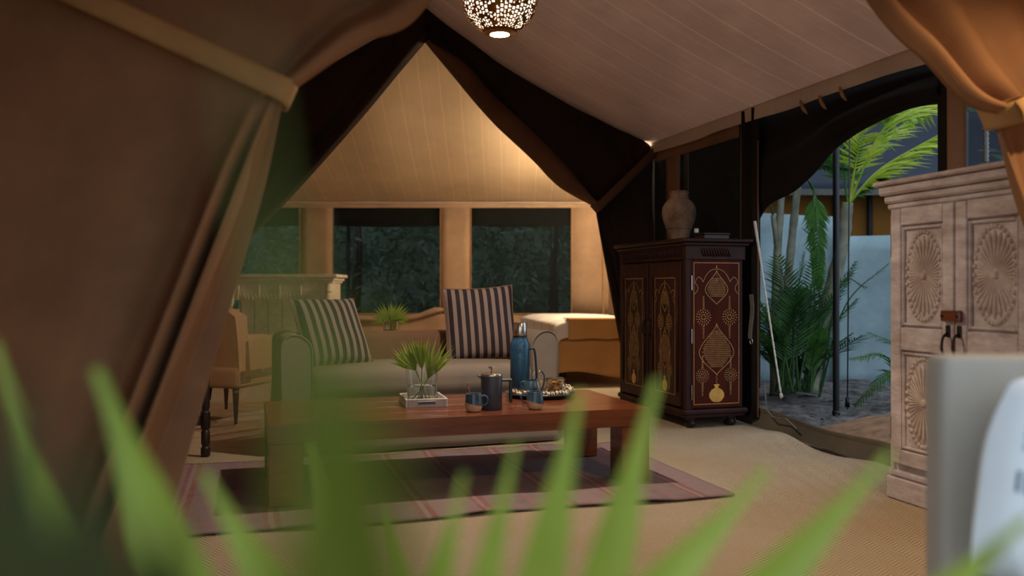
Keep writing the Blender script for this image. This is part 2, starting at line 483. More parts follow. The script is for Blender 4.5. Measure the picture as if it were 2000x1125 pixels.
# floor mat with gentle waves, groundsheet lip and soil outside
def floor_z(x, y):
    u, v = uv_of(Vector((x, y, 0)))
    z = 0.004 * mnoise.noise(Vector((x * 2.1, y * 2.1, 0)))
    z += 0.035 * sstep(2.35, 2.75, v) * (0.5 + 0.5 * math.sin(u * 6.5 + 0.6)) * sstep(3.2, 4.2, u) * (1 - sstep(6.0, 6.4, u))
    return z
def ffn(a, b):
    u = lerp(-0.6, 7.6, b); v = lerp(VL + 0.02, 2.80 + 0.03 * math.sin(u * 5), a)
    p = T(u, v); p.z = floor_z(p.x, p.y); return p
struct(MB().grid(ffn, 90, 160).build('floor', 'sisal', smooth='all'))
def ffb(a, b):
    p = Vector((lerp(-4.3, 1.7, a), lerp(6.9, 11.0, b), -0.012)); return p
struct(MB().grid(ffb, 20, 20).build('floor_back', 'sisal'))
struct(MB().grid(lambda a, b: T(lerp(-3, 9, b), lerp(VL - 2, 2.95, a), -0.06), 2, 2).build('floor_base', 'olive'))

# roof of the main tent, one sheet per slope, with a hanging valance on the right eave
def roof_fn(vend):
    def fn(a, b):
        u = lerp(UF, UP2 + 0.12, b); v = lerp(VR, vend, a)
        return T(u, v, zroof(v, u))
    return fn
MBr = MB().grid(roof_fn(VW), 40, 30)
struct(MBr.build('ceiling', 'roof', smooth='all', solid=0.006, recalc=False))
struct(MB().grid(roof_fn(VL), 40, 30).build('ceiling_left', 'roof', smooth='all', solid=0.006, recalc=False))
def valfn(a, b):
    u = lerp(UF, UP2, a); w = 0.006 * math.sin(u * 9)
    return T(u, VW - 0.035 + w * b, eave(u) + 0.015 - 0.10 * b - 0.006 * math.sin(u * 4) * b)
struct(MB().grid(valfn, 120, 4).build('trim_1', 'valance', smooth='all', solid=0.004))

# right wall: canvas strips around two screened windows and the doorway
def u_at(px): return uv_of(onV(px, 500, VW))[0]
uC, uM0, uM1, uJ0, uJ1, uD1, uPo0, uPo1 = UP2, u_at(1301), u_at(1326), u_at(1446), u_at(1459), u_at(1838), u_at(1850), u_at(1886)
def wall_strip(u0, u1, z0, z1, v=VW, n=6):
    def fn(a, b):
        u = lerp(u0, u1, a); zt = (eave(u) + 0.02) if z1 is None else z1
        return T(u, v + 0.004 * math.sin(u * 7 + b * 3), lerp(z0, zt, b))
    return fn
mb = MB()
mb.grid(wall_strip(uM0, uM1, 0, None), 4, 8)
mb.grid(wall_strip(uJ0, uJ1 - 0.05, 0, None), 3, 8)
mb.grid(wall_strip(uC, uJ0, 0, 0.75), 12, 4)
mb.grid(wall_strip(uPo0, uPo1, 0, None), 3, 8)
mb.grid(wall_strip(uPo1, UF, 0, 0.75), 12, 4)
mb.grid(wall_strip(2.55, UF, 0.7, None), 12, 4)
mb.grid(lambda a, b: T(lerp(uC, uJ0, a), VW, eave(lerp(uC, uJ0, a)) - lerp(-0.02, 0.16, b)), 12, 2)
struct(mb.build('wall_right', 'frame', smooth='all', solid=0.005))
for nm, a_, b_ in (('window_1', uM0, UP2 + .14), ('window_2', uJ0, uM1)):
    struct(MB().grid(wall_strip(a_, b_, 0.7, None, VW + 0.012), 8, 8).build(nm, 'screen_dark'))
struct(MB().grid(wall_strip(uPo1, 2.5, 0.7, None, VW + 0.012), 8, 8).build('window_3', 'screen'))
# groundsheet lip across the doorway
def lip(a, b):
    u = lerp(uJ1 + 0.12, uPo1 - 0.3, a)
    h = 0.12 + 0.012 * math.sin(u * 5)
    ang = b * PI
    return T(u, VW + 0.02 * math.cos(ang) - 0.05 * (1 - math.sin(ang)) * (1 if b < .5 else -1), 0.0 + h * math.sin(ang))
struct(MB().grid(lip, 60, 12).build('trim_2', 'olive', smooth='all'))

# added unseen front gable, its opening shaped to limit sky light on the curtains
mb = MB()
VM0, VM1, ZM = -.75, 1.9, 1.65
mb.grid(lambda a, b: T(UF, lerp(VL, VM0, a), lerp(0, zroof(lerp(VL, VM0, a), UF), b)), 6, 8)
mb.grid(lambda a, b: T(UF, lerp(VM1, VW, a), lerp(0, zroof(lerp(VM1, VW, a), UF), b)), 6, 8)
mb.grid(lambda a, b: T(UF, lerp(VM0, VM1, a), lerp(ZM, zroof(lerp(VM0, VM1, a), UF), b)), 24, 6)
struct(mb.build('wall_front_added', 'canvas', solid=.005))
# left wall of the main tent
struct(MB().grid(lambda a, b: T(lerp(UF, UP2, a), VL, lerp(0, eave(lerp(UF, UP2, a)) + .02, b)), 30, 6).build('wall_left', 'canvas', solid=0.005))

# closing gable between the main tent and the back room
mb = MB()
for i in range(40):
    v0, v1 = lerp(VL, VW, i / 40), lerp(VL, VW, (i + 1) / 40)
    mb.add([T(UP2 + .13, v0, zroof(v0, UP2)), T(UP2 + .13, v1, zroof(v1, UP2)), T(UP2 + .13, v1, 4.6), T(UP2 + .13, v0, 4.6)], [(0, 1, 2, 3)])
for v0, v1 in ((-3.6, VL), (VW, 4.0)):
    mb.add([T(UP2 + .13, v0, 0), T(UP2 + .13, v1, 0), T(UP2 + .13, v1, 4.6), T(UP2 + .13, v0, 4.6)], [(0, 1, 2, 3)])
mb.grid(lambda a, b: T(UP2 + lerp(.01, .13, a), VW + .006, lerp(0, 2.4, b)), 2, 4)
struct(mb.build('wall_middle', 'dark', solid=0.005))

# back room: frontal wall with three screened windows, side walls, sloping sagging roof
YB = 11.0
bx = lambda px: (px - 1000) / FPX * YB
bz = lambda py: CAMZ - (py - 562.5) / FPX * YB
ZE = bz(398)
wins = [(-3.9, bx(585)), (bx(650), bx(860)), (bx(920), bx(1116))]
xs = [-4.3, -3.9, bx(585), bx(650), bx(860), bx(920), bx(1116), 1.62]
zt, zb = bz(406), bz(613)
mb = MB()
def bw(x0, x1, z0, z1, n=4):
    mb.grid(lambda a, b: (lerp(x0, x1, a), YB + 0.006 * math.sin(lerp(x0, x1, a) * 9), lerp(z0, z1, b)), n, n)
bw(xs[0], xs[-1], 0, zb, 30); bw(xs[0], xs[-1], zt, 2.5, 30)
for i in (0, 2, 4, 6): bw(xs[i], xs[i + 1], zb, zt)
struct(mb.build('wall_back', 'canvas', smooth='all', solid=0.005))
for i, (x0, x1) in enumerate(wins):
    w = struct(MB().grid(lambda a, b: (lerp(x0, x1, a), YB + 0.02, lerp(zb, zt, b)), 4, 4).build('window_%d' % (i + 4), 'screen'))
    e = MB()
    for xx in (x0, x1): e.tube([(xx, YB - .006, zb), (xx, YB - .006, zt)], 0.006, 6)
    e.tube([(x0, YB - .006, zb), (x1, YB - .006, zb)], 0.008, 6)
    e.build('window_binding', 'band', w)
    # flap of dark canvas rolled up outside behind the top of the screen
    MB().grid(lambda a, b: (lerp(x0, x1, a), YB + .07 + 0.03 * math.sin(b * PI), lerp(bz(440) - 0.015 * math.sin(a * PI), zt + .05, b)), 12, 6).build('rolled_flap', 'flap', w, smooth='all', solid=.01)
# rolled edge of the wall canvas sagging under the middle window
mb = MB().tube([onY(x, y, YB - .07) for x, y in ((652, 618), (700, 622), (760, 624), (815, 618), (850, 606), (866, 604))], [.02, .03, .03, .03, .04, .02], 8)
mb.build('sill_roll', 'canvas', bpy.data.objects['window_5'], smooth='all')
def roofb(a, b):
    x = lerp(-4.3, 2.6, a); y = lerp(YB + .02, 7.0, b)
    t = (YB - y) / 3.4
    z = ZE + 0.02 + 1.62 * t - 0.42 * math.sin(clamp(t) * PI) ** 0.9 * 0.55
    z += 0.012 * math.sin(x * 5.5) * math.sin(clamp(t) * PI)
    return Vector((x, y, z))
struct(MB().grid(roofb, 70, 40).build('ceiling_back', 'roof_back', smooth='all', solid=.006, recalc=False))
struct(MB().grid(lambda a, b: (lerp(-4.3, 1.6, a), YB - .03 + .004 * math.sin(a * 40), lerp(ZE + .15, ZE, b)), 60, 3).build('trim_3', 'valance', smooth='all', solid=.004))
struct(MB().grid(lambda a, b: (lerp(1.62, 1.22, b), lerp(8.0, YB, b), lerp(0, 4.0, a)), 6, 10).build('wall_side', 'canvas', solid=.005))
struct(MB().grid(lambda a, b: (-4.3, lerp(6.6, YB, b), lerp(0, 4.0, a)), 6, 6).build('wall_side_left', 'canvas', solid=.005))
# seam pole in the back right corner
struct(MB().tube([(bx(1178), YB - .05, 0), (bx(1176), YB - .05, ZE)], .012, 8).build('trim_4', 'band'))

# ------------------------------------------------------------------ tied-back partition curtains
def curtain(name, label, U, inner, vwall, floor_v, mat, band_mat, folds=5, amp=0.05, roll=0.06, seed=0, band_w=0.06, lining=None, gather=0.65, bandz=None, lowfold=1.0, calm=False):
    root = thing(name, label, 'curtain', T(U, vwall, 0), 0.0)
    inv = Matrix.Translation(-T(U, vwall, 0))
    sg = 1 if vwall > VR else -1
    tie = Vector(inner[-1])
    ez = bandz or (eave(U) - 0.02)
    wall = Vector((vwall, ez))
    N = 46
    def up(s, t):
        i2 = catmull([Vector((p[0], p[1], 0)) for p in inner], t)
        vo = lerp(VR, wall.x, t ** 0.8)
        zo = lerp(zroof(vo, U) + .012, wall.y, t ** 30)
        dist = math.hypot(vo - i2.x, zo - i2.y)
        v, z = lerp(i2.x, vo, s), lerp(i2.y, zo, s)
        d = s * dist / (1 - gather * t ** 2)
        off = -roll * math.exp(-((d - .055) / .05) ** 2) + roll * .7 * math.exp(-((d - .17) / .05) ** 2) - (0 if calm else roll * .5) * math.exp(-((d - .30) / .08) ** 2)
        off += (0 if calm else 1) * roll * .5 * math.sin(d * 14 + seed) * math.exp(-d * 1.2) * sstep(.15, .4, d) * t
        off += -0.04 * math.sin(PI * s) * (1 - t) + .012 * mnoise.noise(Vector((v * 3, z * 3, seed)))
        p = T(U + off, v, z); return p
    mb = MB().grid(up, 110, N)
    fl0, fl1 = Vector((floor_v, 0.03)), Vector((wall.x, 0.03))
    def lo(s, t):
        a = tie.lerp(wall, s ** 2.3) ; b = fl0.lerp(fl1, s)
        # lines leave the knot straight and fan out towards the floor
        k = lerp(t ** (1.10 if calm else .92), t, s)
        p = a.lerp(b, k)
        g = math.exp(-s * (3.0 if calm else 2.0))
        ph = 2 * PI * folds * (s ** (1.0 if calm else .75))
        off = amp * lowfold * math.sin(ph + .6) * (0.25 + .75 * sstep(0, .45, t)) * ((0.08 + .92 * g) if calm else (0.35 + 0.65 * g)) * sstep(0, .04, s + .02)
        off += 0.05 * math.sin(PI * min(1, t * 3)) * (1 - t) * sstep(.05, .3, s) * 1.0
        off += .02 * (1 - t) * sstep(0, .1, s) + .015 * mnoise.noise(Vector((p.x * 2.5, p.y * 2.5, seed + 5)))
        if calm:
            rmp = sstep(0, .22, t)
            G = lambda c_, w_: math.exp(-((s - c_) / w_) ** 2)
            off = .02 + .015 * mnoise.noise(Vector((p.x * 2.2, p.y * 2.2, seed + 5))) + .05 * math.sin(PI * min(1, t * 3)) * (1 - t) * sstep(.3, .5, s)
            off += rmp * (.13 * (1 - sstep(.15, .19, s)) - .075 * G(.205, .022) + .05 * G(.240, .014) - .10 * G(.295, .034) + .035 * G(.39, .05) - .02 * G(.56, .1))
            off -= (1 - rmp) * .05 * G(.0, .25)
        side = 0.0 if calm else 0.025 * math.sin(ph * 1.0 + 2.0) * g * t
        return T(U + off, p.x + side, p.y)
    mb.grid(lo, 130, 50)
    mb.xf(inv)
    mb.build('drape', mat, root, smooth='all', solid=.004)
    # band from the knot to the eave: a strip that wraps the gathered cloth
    bd = MB(); dirv = (wall - tie).normalized(); nrm = Vector((-dirv.y, dirv.x))
    def strip(a, b):
        p = tie - dirv * .015 + (wall - tie + dirv * .015) * a + nrm * ((b - .5) * band_w)
        return T(U - roll - .035 + .03 * a + .012 * math.sin(PI * b) * -1, p.x, p.y)
    bd.grid(strip, 30, 6)
    def wrap(a, b):
        ang = 2 * PI * a
        p = tie + dirv * (.02 + .04 * math.cos(ang)) + nrm * ((b - .5) * band_w)
        return T(U - roll * .2 + (roll + .022) * math.sin(ang), p.x, p.y)
    bd.grid(wrap, 28, 4, closeu=True)
    bd.xf(inv); bd.build('tie_band', band_mat, root, smooth='all', solid=.008)
    if lining:
        def ln(a, b):
            i2 = catmull([Vector((p[0], p[1], 0)) for p in inner], a)
            j2 = catmull([Vector((p[0], p[1], 0)) for p in lining], a)
            v, z = lerp(i2.x, j2.x, b), lerp(i2.y, j2.y, b)
            return T(U - .02 - .09 * math.sin(PI * b) ** .7, v, z)
        l = MB().grid(ln, 50, 10); l.xf(inv); l.build('turned_back_edge', 'dark_lining', root, smooth='all', solid=.004)
    return root
def vz(px, py, U):
    p = onU(px, py, U); return (uv_of(p)[1], p.z)
curtain('near_curtain', 'brown canvas tent curtain tied back high, filling the whole left side', UP1,
        [(VR - .01, 3.2), (.60, 2.55), vz(842, 0, UP1), vz(700, 92, UP1), vz(558, 188, UP1)], VL, vz(268, 1125, UP1)[0], 'curtain', 'band', folds=3.4, amp=.12, seed=1, calm=True, bandz=2.02, band_w=.068)
UPR = UP1 - .10
curtain('near_curtain', 'ochre lit canvas curtain gathered in the upper right corner above the pale cabinet', UPR,
        [(VR + .01, 3.2), (1.22, 2.6), vz(1682, 0, UPR), vz(1800, 128, UPR), vz(1872, 205, UPR), vz(1948, 228, UPR)], VW, 2.80, 'curtain', 'band', folds=4, amp=.05, seed=3, roll=.075, bandz=1.86, band_w=.075)
curtain('far_curtain', 'dark brown canvas drape left of the lit triangular opening', UP2,
        [vz(830, 84, UP2), vz(775, 149, UP2), vz(700, 239, UP2), vz(560, 395, UP2), vz(450, 500, UP2)], VL, vz(405, 700, UP2)[0], 'dark', 'dark_lining', folds=5, amp=.04, seed=7, bandz=2.1)
curtain('far_curtain', 'dark brown canvas drape right of the lit opening, tied back above the inlaid cabinet', UP2,
        [vz(830, 84, UP2), vz(887, 153, UP2), vz(961, 239, UP2), vz(1036, 310, UP2), vz(1092, 366, UP2), vz(1163, 406, UP2)], VW, vz(1232, 720, UP2)[0], 'dark', 'dark_lining', folds=5, amp=.05, seed=9, bandz=2.2, band_w=.075,
        lining=[vz(835, 84, UP2), vz(909, 125, UP2), vz(961, 183, UP2), vz(1055, 271, UP2), vz(1110, 330, UP2), vz(1163, 396, UP2)], lowfold=.8)

# ------------------------------------------------------------------ rolled door flap and gathered side of the doorway
fl = thing('door_flap', 'black canvas door flap rolled up and sagging across the top of the doorway', 'door flap', T(uJ1, VW, 0))
inv = Matrix.Translation(-T(uJ1, VW, 0))
low = [(1462, 470), (1478, 425), (1500, 396), (1545, 372), (1590, 330), (1622, 292), (1660, 263), (1700, 240), (1750, 217), (1790, 204), (1845, 196)]
lowp = [onV(x, y, VW + .03) for x, y in low]
def flapfn(a, b):
    p = catmull(lowp, a); u, v = uv_of(p)
    zt_ = eave(u) + .02
    z = lerp(p.z, zt_, b)
    off = .05 * math.sin(PI * min(1, b * 2.2)) + .02 * math.sin(b * 16 + a * 6) * (1 - b)
    return T(u, VW + .045 - off, z)
MB().grid(flapfn, 80, 30).xf(inv).build('flap_cloth', 'flap', fl, smooth='all', solid=.006)
MB().tube([T(uv_of(p)[0], VW + .04, p.z + .01) for p in [catmull(lowp, i / 50) for i in range(51)]], .022, 8).xf(inv).build('rolled_hem', 'flap', fl, smooth='all')
for k, (x, y) in enumerate(((1563, 196), (1600, 187), (1640, 170))):
    p0 = onV(x, y, VW - .04); p1 = onV(x + 6, y + 16, VW - .075); p2 = onV(x + 14, y + 27, VW - .04)
    MB().tube([catmull([p0, p1, p2], i / 8) for i in range(9)], [.006, .010, .012, .012, .012, .011, .009, .006, .003], 6, flat=.5).xf(inv).build('toggle_loop', 'band', fl, smooth='all')
gs = thing('door_side_drape', 'narrow black canvas drape hanging in folds between the inlaid cabinet and doorway', 'door flap', T(uJ1, VW, 0))
def side(a, b):
    u = lerp(uJ1 + .10, uJ1 - .20, a) ; z = lerp(.05, eave(u), b)
    return T(u, VW - .01 + .035 * math.sin(a * 4 * PI) , z)
MB().grid(side, 40, 12).xf(inv).build('drape', 'flap', gs, smooth='all', solid=.006)
MB().tube([T(uJ1 - .20, VW - .02, .06 + i * .1) for i in range(20)], .006, 6).xf(inv).build('piping', 'dark_lining', gs)
mb = MB().tube([onV(x, y, VW - .06) for x, y in ((1493, 745), (1497, 800), (1510, 815), (1535, 818), (1556, 838))], .005, 6)
tag(mb.build('cord', 'strap', smooth=True), 'thin pale cord trailing at the foot of the black door drape', 'cord')
# far jamb of the doorway
struct(MB().grid(wall_strip(uD1 + .03, uPo0 - .02, 0, None, VW + .01), 4, 8).build('trim_5', 'flap', solid=.01))

# ------------------------------------------------------------------ perforated pendant lamps
def pendant(loc, label, strength, R=0.19, warm=(1.0, 0.72, 0.42), ztop=3.3, down=1.0):
    root = thing('pendant_lamp', label, 'lamp', loc, 0, 'perforated pendant lamps')
    nu, nv = 156, 60
    vs = []; fs = []
    th0, th1 = 0.14 * PI, 0.872 * PI       # from the top collar to the bottom opening
    for j in range(nv + 1):
        th = lerp(th0, th1, j / nv)
        for i in range(nu):
            ph = 2 * PI * i / nu
            vs.append(Vector((R * math.sin(th) * math.cos(ph), R * math.sin(th) * math.sin(ph), R * math.cos(th))))
    for j in range(nv):
        for i in range(nu):
            a = 2 * PI * i / nu; b = j / nv
            # leaf and scroll motifs stay metal, the ground between them is cut into rows of slots
            m = math.sin(11 * a + 3 * math.sin(b * 19)) + math.sin(b * 31 + 2.3 * math.sin(8 * a)) + .55 * math.sin(19 * a - b * 44)
            vein = math.sin(24 * a + 9 * math.sin(b * 15))
            if m > .95: hole = False
            elif j in (0, 1, nv - 1, nv - 2): hole = False
            else: hole = (i % 3 != 0) and ((j + (i // 3) % 2) % 3 != 0) and not (-.28 < vein < .28)
            if not hole:
                i2 = (i + 1) % nu
                fs.append((j * nu + i, j * nu + i2, (j + 1) * nu + i2, (j + 1) * nu + i))
    shell = MB().add(vs, fs).build('perforated_globe', 'brass', root, recalc=False)
    zb_ = R * math.cos(th1); rb = R * math.sin(th1)
    MB().lathe([(rb + .004, zb_ + .008), (rb + .006, zb_ - .004), (rb * .66, zb_ - .012), (rb * .64, zb_ - .004)], seg=40, caps=False).build('rim', 'brass', root, smooth=True)
    zt_ = R * math.cos(th0); rt = R * math.sin(th0)
    MB().lathe([(rt + .004, zt_ - .006), (rt + .004, zt_ + .012), (.02, zt_ + .03), (.012, zt_ + .06), (.0, zt_ + .062)], seg=28, caps=False).build('collar', 'brass', root, smooth=True)
    g = GLOW('lamp_glow', warm, strength)
    inner = [(R * .94 * math.sin(t), R * .94 * math.cos(t)) for t in [PI * .05 + PI * .9 * k / 16 for k in range(17)]]
    inner = [(max(r, .002), z) for r, z in inner] + [(rb * .60, zb_ - .004), (0.0, zb_ - .006)]
    inner = [p for p in inner if p[1] > zb_ - .01]
    inner.sort(key=lambda p: -p[1])
    MB().lathe([(0, R * .94)] + inner, seg=32, caps=False).build('frosted_glass', g, root, smooth='all')
    MB().lathe([(0, zb_ - .0075), (rb * .60, zb_ - .0065)], seg=32, caps=False).build('bulb_face', GLOW('bulb_glow', warm, strength * down), root)
    MB().tube([(0, 0, zt_ + .05), (0, 0, ztop - loc[2])], .006, 8).build('cord', 'black', root)
    return root
lp = onY(976, 0, 4.3); lp.z += .015
uu, vv = uv_of(lp)
pendant(lp, 'pierced brass globe pendant lamp glowing at the top of the picture', LAMP_SITTING, warm=(1, .83, .64), down=1130, ztop=zroof(vv, uu))
pendant(Vector((1.12, 9.0, 2.12)), 'globe lamp hidden behind the dark drape, lighting the back room', LAMP_BACK, R=.14, warm=(1, .79, .54), ztop=2.95)
pb = T(1.78, 2.12, 2.12)
pendant(pb, 'globe lamp out of frame beside the ochre curtain', LAMP_BED, R=.14, warm=(1, .70, .38), down=185, ztop=zroof(2.12, 1.78))

# ================================================================== FURNITURE
def rotz(a): return Matrix.Rotation(a, 4, 'Z')
rnd = random.Random(4)

# ---- kilim rug
rug_ang = math.atan2(.67, 2.25)
rc = Vector((-0.365, 4.28, 0))
rug = thing('kilim_rug', 'faded red and mauve striped kilim rug under the coffee table', 'rug', rc, rug_ang)
def rugf(a, b):
    x, y = lerp(-1.27, 1.23, a), lerp(-.70, .70, b)
    e = sstep(.85, 1, abs(2 * b - 1))
    y += .018 * math.sin(x * 5) * e
    z = .012 + .006 * mnoise.noise(Vector((x * 4, y * 4, 3))) + .010 * e * max(0, math.sin(x * 9 + 1))
    return (x, y, z)
MB().grid(rugf, 90, 40).build('rug_cloth', 'kilim', rug, smooth='all', solid=.006)

# ---- coffee table
t_ang = math.radians(17)
TD, TN = Vector((math.cos(t_ang), math.sin(t_ang), 0)), Vector((-math.sin(t_ang), math.cos(t_ang), 0))
TFL = Vector((-1.035, 3.69, 0)); TL, TW, TH_ = 1.78, .80, .37
tb = thing('coffee_table', 'long red-brown wooden coffee table with thick square legs', 'table', TFL + TD * TL / 2 + TN * TW / 2 + Vector((0, 0, .018)), t_ang)
TZ = TH_
def tl(p): return p
hz = TH_ - .018
for k in range(4):
    w = TW / 4
    MB().box((0, -TW / 2 + w * (k + .5), hz - .0425), (TL, w - .0006, .085), .0012).build('plank', 'table_wood', tb)
for sx in (-1, 1):
    for sy in (-1, 1):
        MB().box((sx * (TL / 2 - .0735), sy * (TW / 2 - .0735), (hz - .0855) / 2), (.145, .145, hz - .0855), .004).build('leg', 'table_wood', tb)

def on_table(px, py, z=TH_):
    return onZ(px, py, z)

# ---- sofa
s_ang = math.radians(19)
sf = thing('sofa', 'beige linen two-seat sofa with low back and skirt', 'sofa', (-.634, 5.508, 0), s_ang)
def skirt(a, b):
    # runs round front and both sides
    per = [(-.83, .40), (-.83, -.40), (.83, -.40), (.83, .40)]
    L = [.8, 1.66, .8]; d = a * sum(L)
    for k in range(3):
        if d <= L[k] + 1e-9 or k == 2:
            t = d / L[k]; p, q = per[k], per[k + 1]; x, y = lerp(p[0], q[0], t), lerp(p[1], q[1], t)
            nx, ny = ((-1, 0), (0, -1), (1, 0))[k]; break
        d -= L[k]
    w = (.006 * math.sin(a * 47) + .012 * mnoise.noise(Vector((a * 9, b * 1.2, 2)))) * (1 - b) + .018 * (1 - b)
    return (x + nx * w, y + ny * w, lerp(.012, .33, b))
MB().grid(skirt, 140, 8).build('skirt', 'linen', sf, smooth='all', solid=.005)
MB().rbox((0, 0, .19), (1.64, .78, .26), .02).build('base', 'linen', sf, smooth='all')
MB().rbox((0, -.10, .405), (1.34, .66, .17), .06, 6, .012).build('seat_cushion', 'linen', sf, smooth='all')
MB().rbox((0, .31, .45), (1.42, .20, .43), .05, 6).build('backrest', 'linen2', sf, smooth='all')
for sx in (-1, 1):
    m = MB()
    prof = []
    for i in range(13):                       # cross-section of the rolled arm: inner side up, over and down
        a = PI * i / 12
        prof.append((.085 * -math.cos(a), .60 + .085 * math.sin(a) + .012 * math.cos(a) * -1))
    prof = [(-.085, .20)] + prof + [(.085, .20)]
    def armf(a, b):
        f = a * (len(prof) - 1); i = min(int(f), len(prof) - 2); t = f - i
        x, z = lerp(prof[i][0], prof[i + 1][0], t), lerp(prof[i][1], prof[i + 1][1], t)
        y = lerp(-.405, .40, b)
        z -= .06 * sstep(.4, 1, b) * (1 if z > .4 else 0) * 0
        return (sx * .745 + x * sx, y, z)
    m.grid(armf, 28, 10)
    n = 29
    for j in (0, 10):
        m.f.append(tuple(range(j * n, j * n + n)) if j else tuple(reversed(range(n))))
    arm = m.build('arm', 'linen', sf, smooth=True)
    pts = [(sx * .745 + x * sx, -.408, z) for x, z in prof]
    MB().tube(pts, .0045, 6).build('piping', 'linen', arm, smooth='all')

# ---- striped cushions
def pillow(name, label, loc, rot, w, h, th, group):
    root = thing(name, label, 'cushion', loc, 0, group)
    root.rotation_euler = rot
    def f(sg):
        def fn(a, b):
            x, z = 2 * a - 1, 2 * b - 1
            pin = 1 - .06 * (1 - abs(z) ** 2) * abs(x) ** 4; pin2 = 1 - .06 * (1 - abs(x) ** 2) * abs(z) ** 4
            t = th / 2 * ((1 - abs(x) ** 3.2) * (1 - abs(z) ** 3.2)) ** .5
            t *= 1 + .10 * mnoise.noise(Vector((x * 2, z * 2, sg)))
            return (x * w / 2 * pin, sg * t, h / 2 + z * h / 2 * pin2)
        return fn
    m = MB().grid(f(-1), 28, 28).grid(f(1), 28, 28)
    m.build('cover', 'stripe', root, smooth='all', recalc=True)
    e = []
    for k in range(81):
        a = k / 80 * 4; s_ = int(a) % 4; t = 2 * (a - int(a)) - 1
        x, z = ((t, -1), (1, t), (-t, 1), (-1, -t))[s_]
        pin = 1 - .06 * (1 - abs(z) ** 2) * abs(x) ** 4; pin2 = 1 - .06 * (1 - abs(x) ** 2) * abs(z) ** 4
        e.append((x * w / 2 * pin, 0, h / 2 + z * h / 2 * pin2))
    MB().tube(e, .004, 6).build('piping', 'linen2', root, smooth='all')
    return root
c1 = onY(944, 706, 5.62)
pillow('striped_cushion', 'dark and taupe striped cushion standing upright behind the steel flask', (c1.x, 5.60, .485), (math.radians(-15), math.radians(-3), math.radians(10)), .47, .49, .15, 'striped cushions on the sofa')
c2 = onY(645, 712, 5.15)
pillow('striped_cushion', 'striped cushion leaning on the left arm of the sofa, seen through green blur', (c2.x + .06, 5.19, .485), (math.radians(-32), math.radians(0), math.radians(40)), .44, .47, .15, 'striped cushions on the sofa')

# ---- things on the coffee table
def turn(root_p, m): return m
def put(name, label, cat, px, py, rz=0, group=None):
    p = on_table(px, py); return thing(name, label, cat, p, rz, group)
# tray
tr = put('serving_tray', 'small square grey-white tray under the glass vase', 'tray', 826, 789, math.radians(14))
trw, trd, trh = .205, .27, .042
MB().box((0, 0, .006), (trw - .02, trd - .02, .010), .002).build('bottom', 'tray_white', tr)
for sx in (-1, 1):
    MB().box((sx * (trw / 2 - .005), 0, trh / 2), (.010, trd, trh), .002).build('side', 'tray_white', tr)
for sy in (-1, 1):
    sd = MB().box((0, sy * (trd / 2 - .005), trh / 2), (trw - .021, .010, trh), .002).build('side', 'tray_side', tr)
    MB().box((0, sy * trd / 2, trh * .55), (.085, .004, .016), .001).build('plate', 'grey_plate', sd)
    for q in (-1, 1):
        for z in (.012, .03):
            MB().lathe([(.003, 0), (.003, .002), (0, .003)], (0, 0, 0), 8).xf(Matrix.Translation((q * (trw / 2 - .018), sy * trd / 2, z)) @ Matrix.Rotation(PI / 2 * sy, 4, 'X')).build('rivet', 'steel', sd)
# fan-palm leaf pieces used in both vases
def blade(base, tip, w, up=Vector((0, 0, 1)), curl=0.0, n=10, fold=.25, wtop=.0):
    base, tip = Vector(base), Vector(tip); d = tip - base; L = d.length; t = d / L
    side = t.cross(up)
    if side.length < 1e-4: side = Vector((1, 0, 0))
    side.normalize(); nr = side.cross(t)
    vs, fs = [], []
    for i in range(n + 1):
        f = i / n
        ww = w * (0.28 + .72 * sstep(0, .38, f)) * (1 - sstep(.45, 1.0, f) * (1 - wtop))
        c = base + d * f + nr * (curl * L * f * f)
        vs += [c - side * ww / 2 + nr * ww * fold, c, c + side * ww / 2 + nr * ww * fold]
    for i in range(n):
        for k in range(2): fs.append((i * 3 + k, i * 3 + k + 1, i * 3 + k + 4, i * 3 + k + 3))
    return vs, fs
def fan_leaf(parent, stem0, hub, direction, nblades, L, w, spread, mat, normal, rr, name='leaf'):
    """a cut fan-palm leaf: stalk plus blades radiating from the hub"""
    m = MB()
    m.tube([stem0, Vector(stem0).lerp(Vector(hub), .5) + Vector((.004, 0, 0)), hub], .0028, 6)
    d = Vector(direction).normalized(); n = Vector(normal); n = (n - d * n.dot(d)).normalized(); s_ = d.cross(n)
    for k in range(nblades):
        a = lerp(-spread, spread, k / (nblades - 1)) + rr.uniform(-.04, .04)
        dv = (d * math.cos(a) + s_ * math.sin(a)).normalized()
        ln = L * (.72 + .28 * math.cos(a)) * rr.uniform(.88, 1.06)
        m.add(*blade(hub, Vector(hub) + dv * ln, w * rr.uniform(.85, 1.1), n, curl=-rr.uniform(.02, .16), n=8))
    return m.build(name, mat, parent, smooth=False, recalc=False)
def glass_vase(px, py, zbase, label, leaves, R=.075, R0=.066, H=.19, wat=.085, loc=None):
    p = loc or onZ(px, py, zbase)
    v = thing('glass_vase', label, 'vase', p, 0)
    t = .004
    MB().lathe([(0, 0), (R0, 0), (R0 + .001, .004), (R, H), (R - t, H), (R0 - t, .012), (0, .012)], seg=40, caps=False).build('glass', 'glass', v, smooth=True)
    rw = lerp(R0, R, wat / H) - t - .0008
    MB().lathe([(0, .0128), (R0 - t - .0008, .0128), (rw, wat), (0, wat)], seg=40, caps=False).build('water', 'water', v, smooth=True)
    return v
v1 = glass_vase(824, 786, TH_ + .012, 'clear glass vase of cut palm leaves on the small tray', 3, .081, .070)
rr = random.Random(3)
fan_leaf(v1, (.02, 0, .015), (-.03, 0, .16), (-.55, -.05, .75), 12, .165, .018, .62, 'fan_small', (.2, -1, .2), rr)
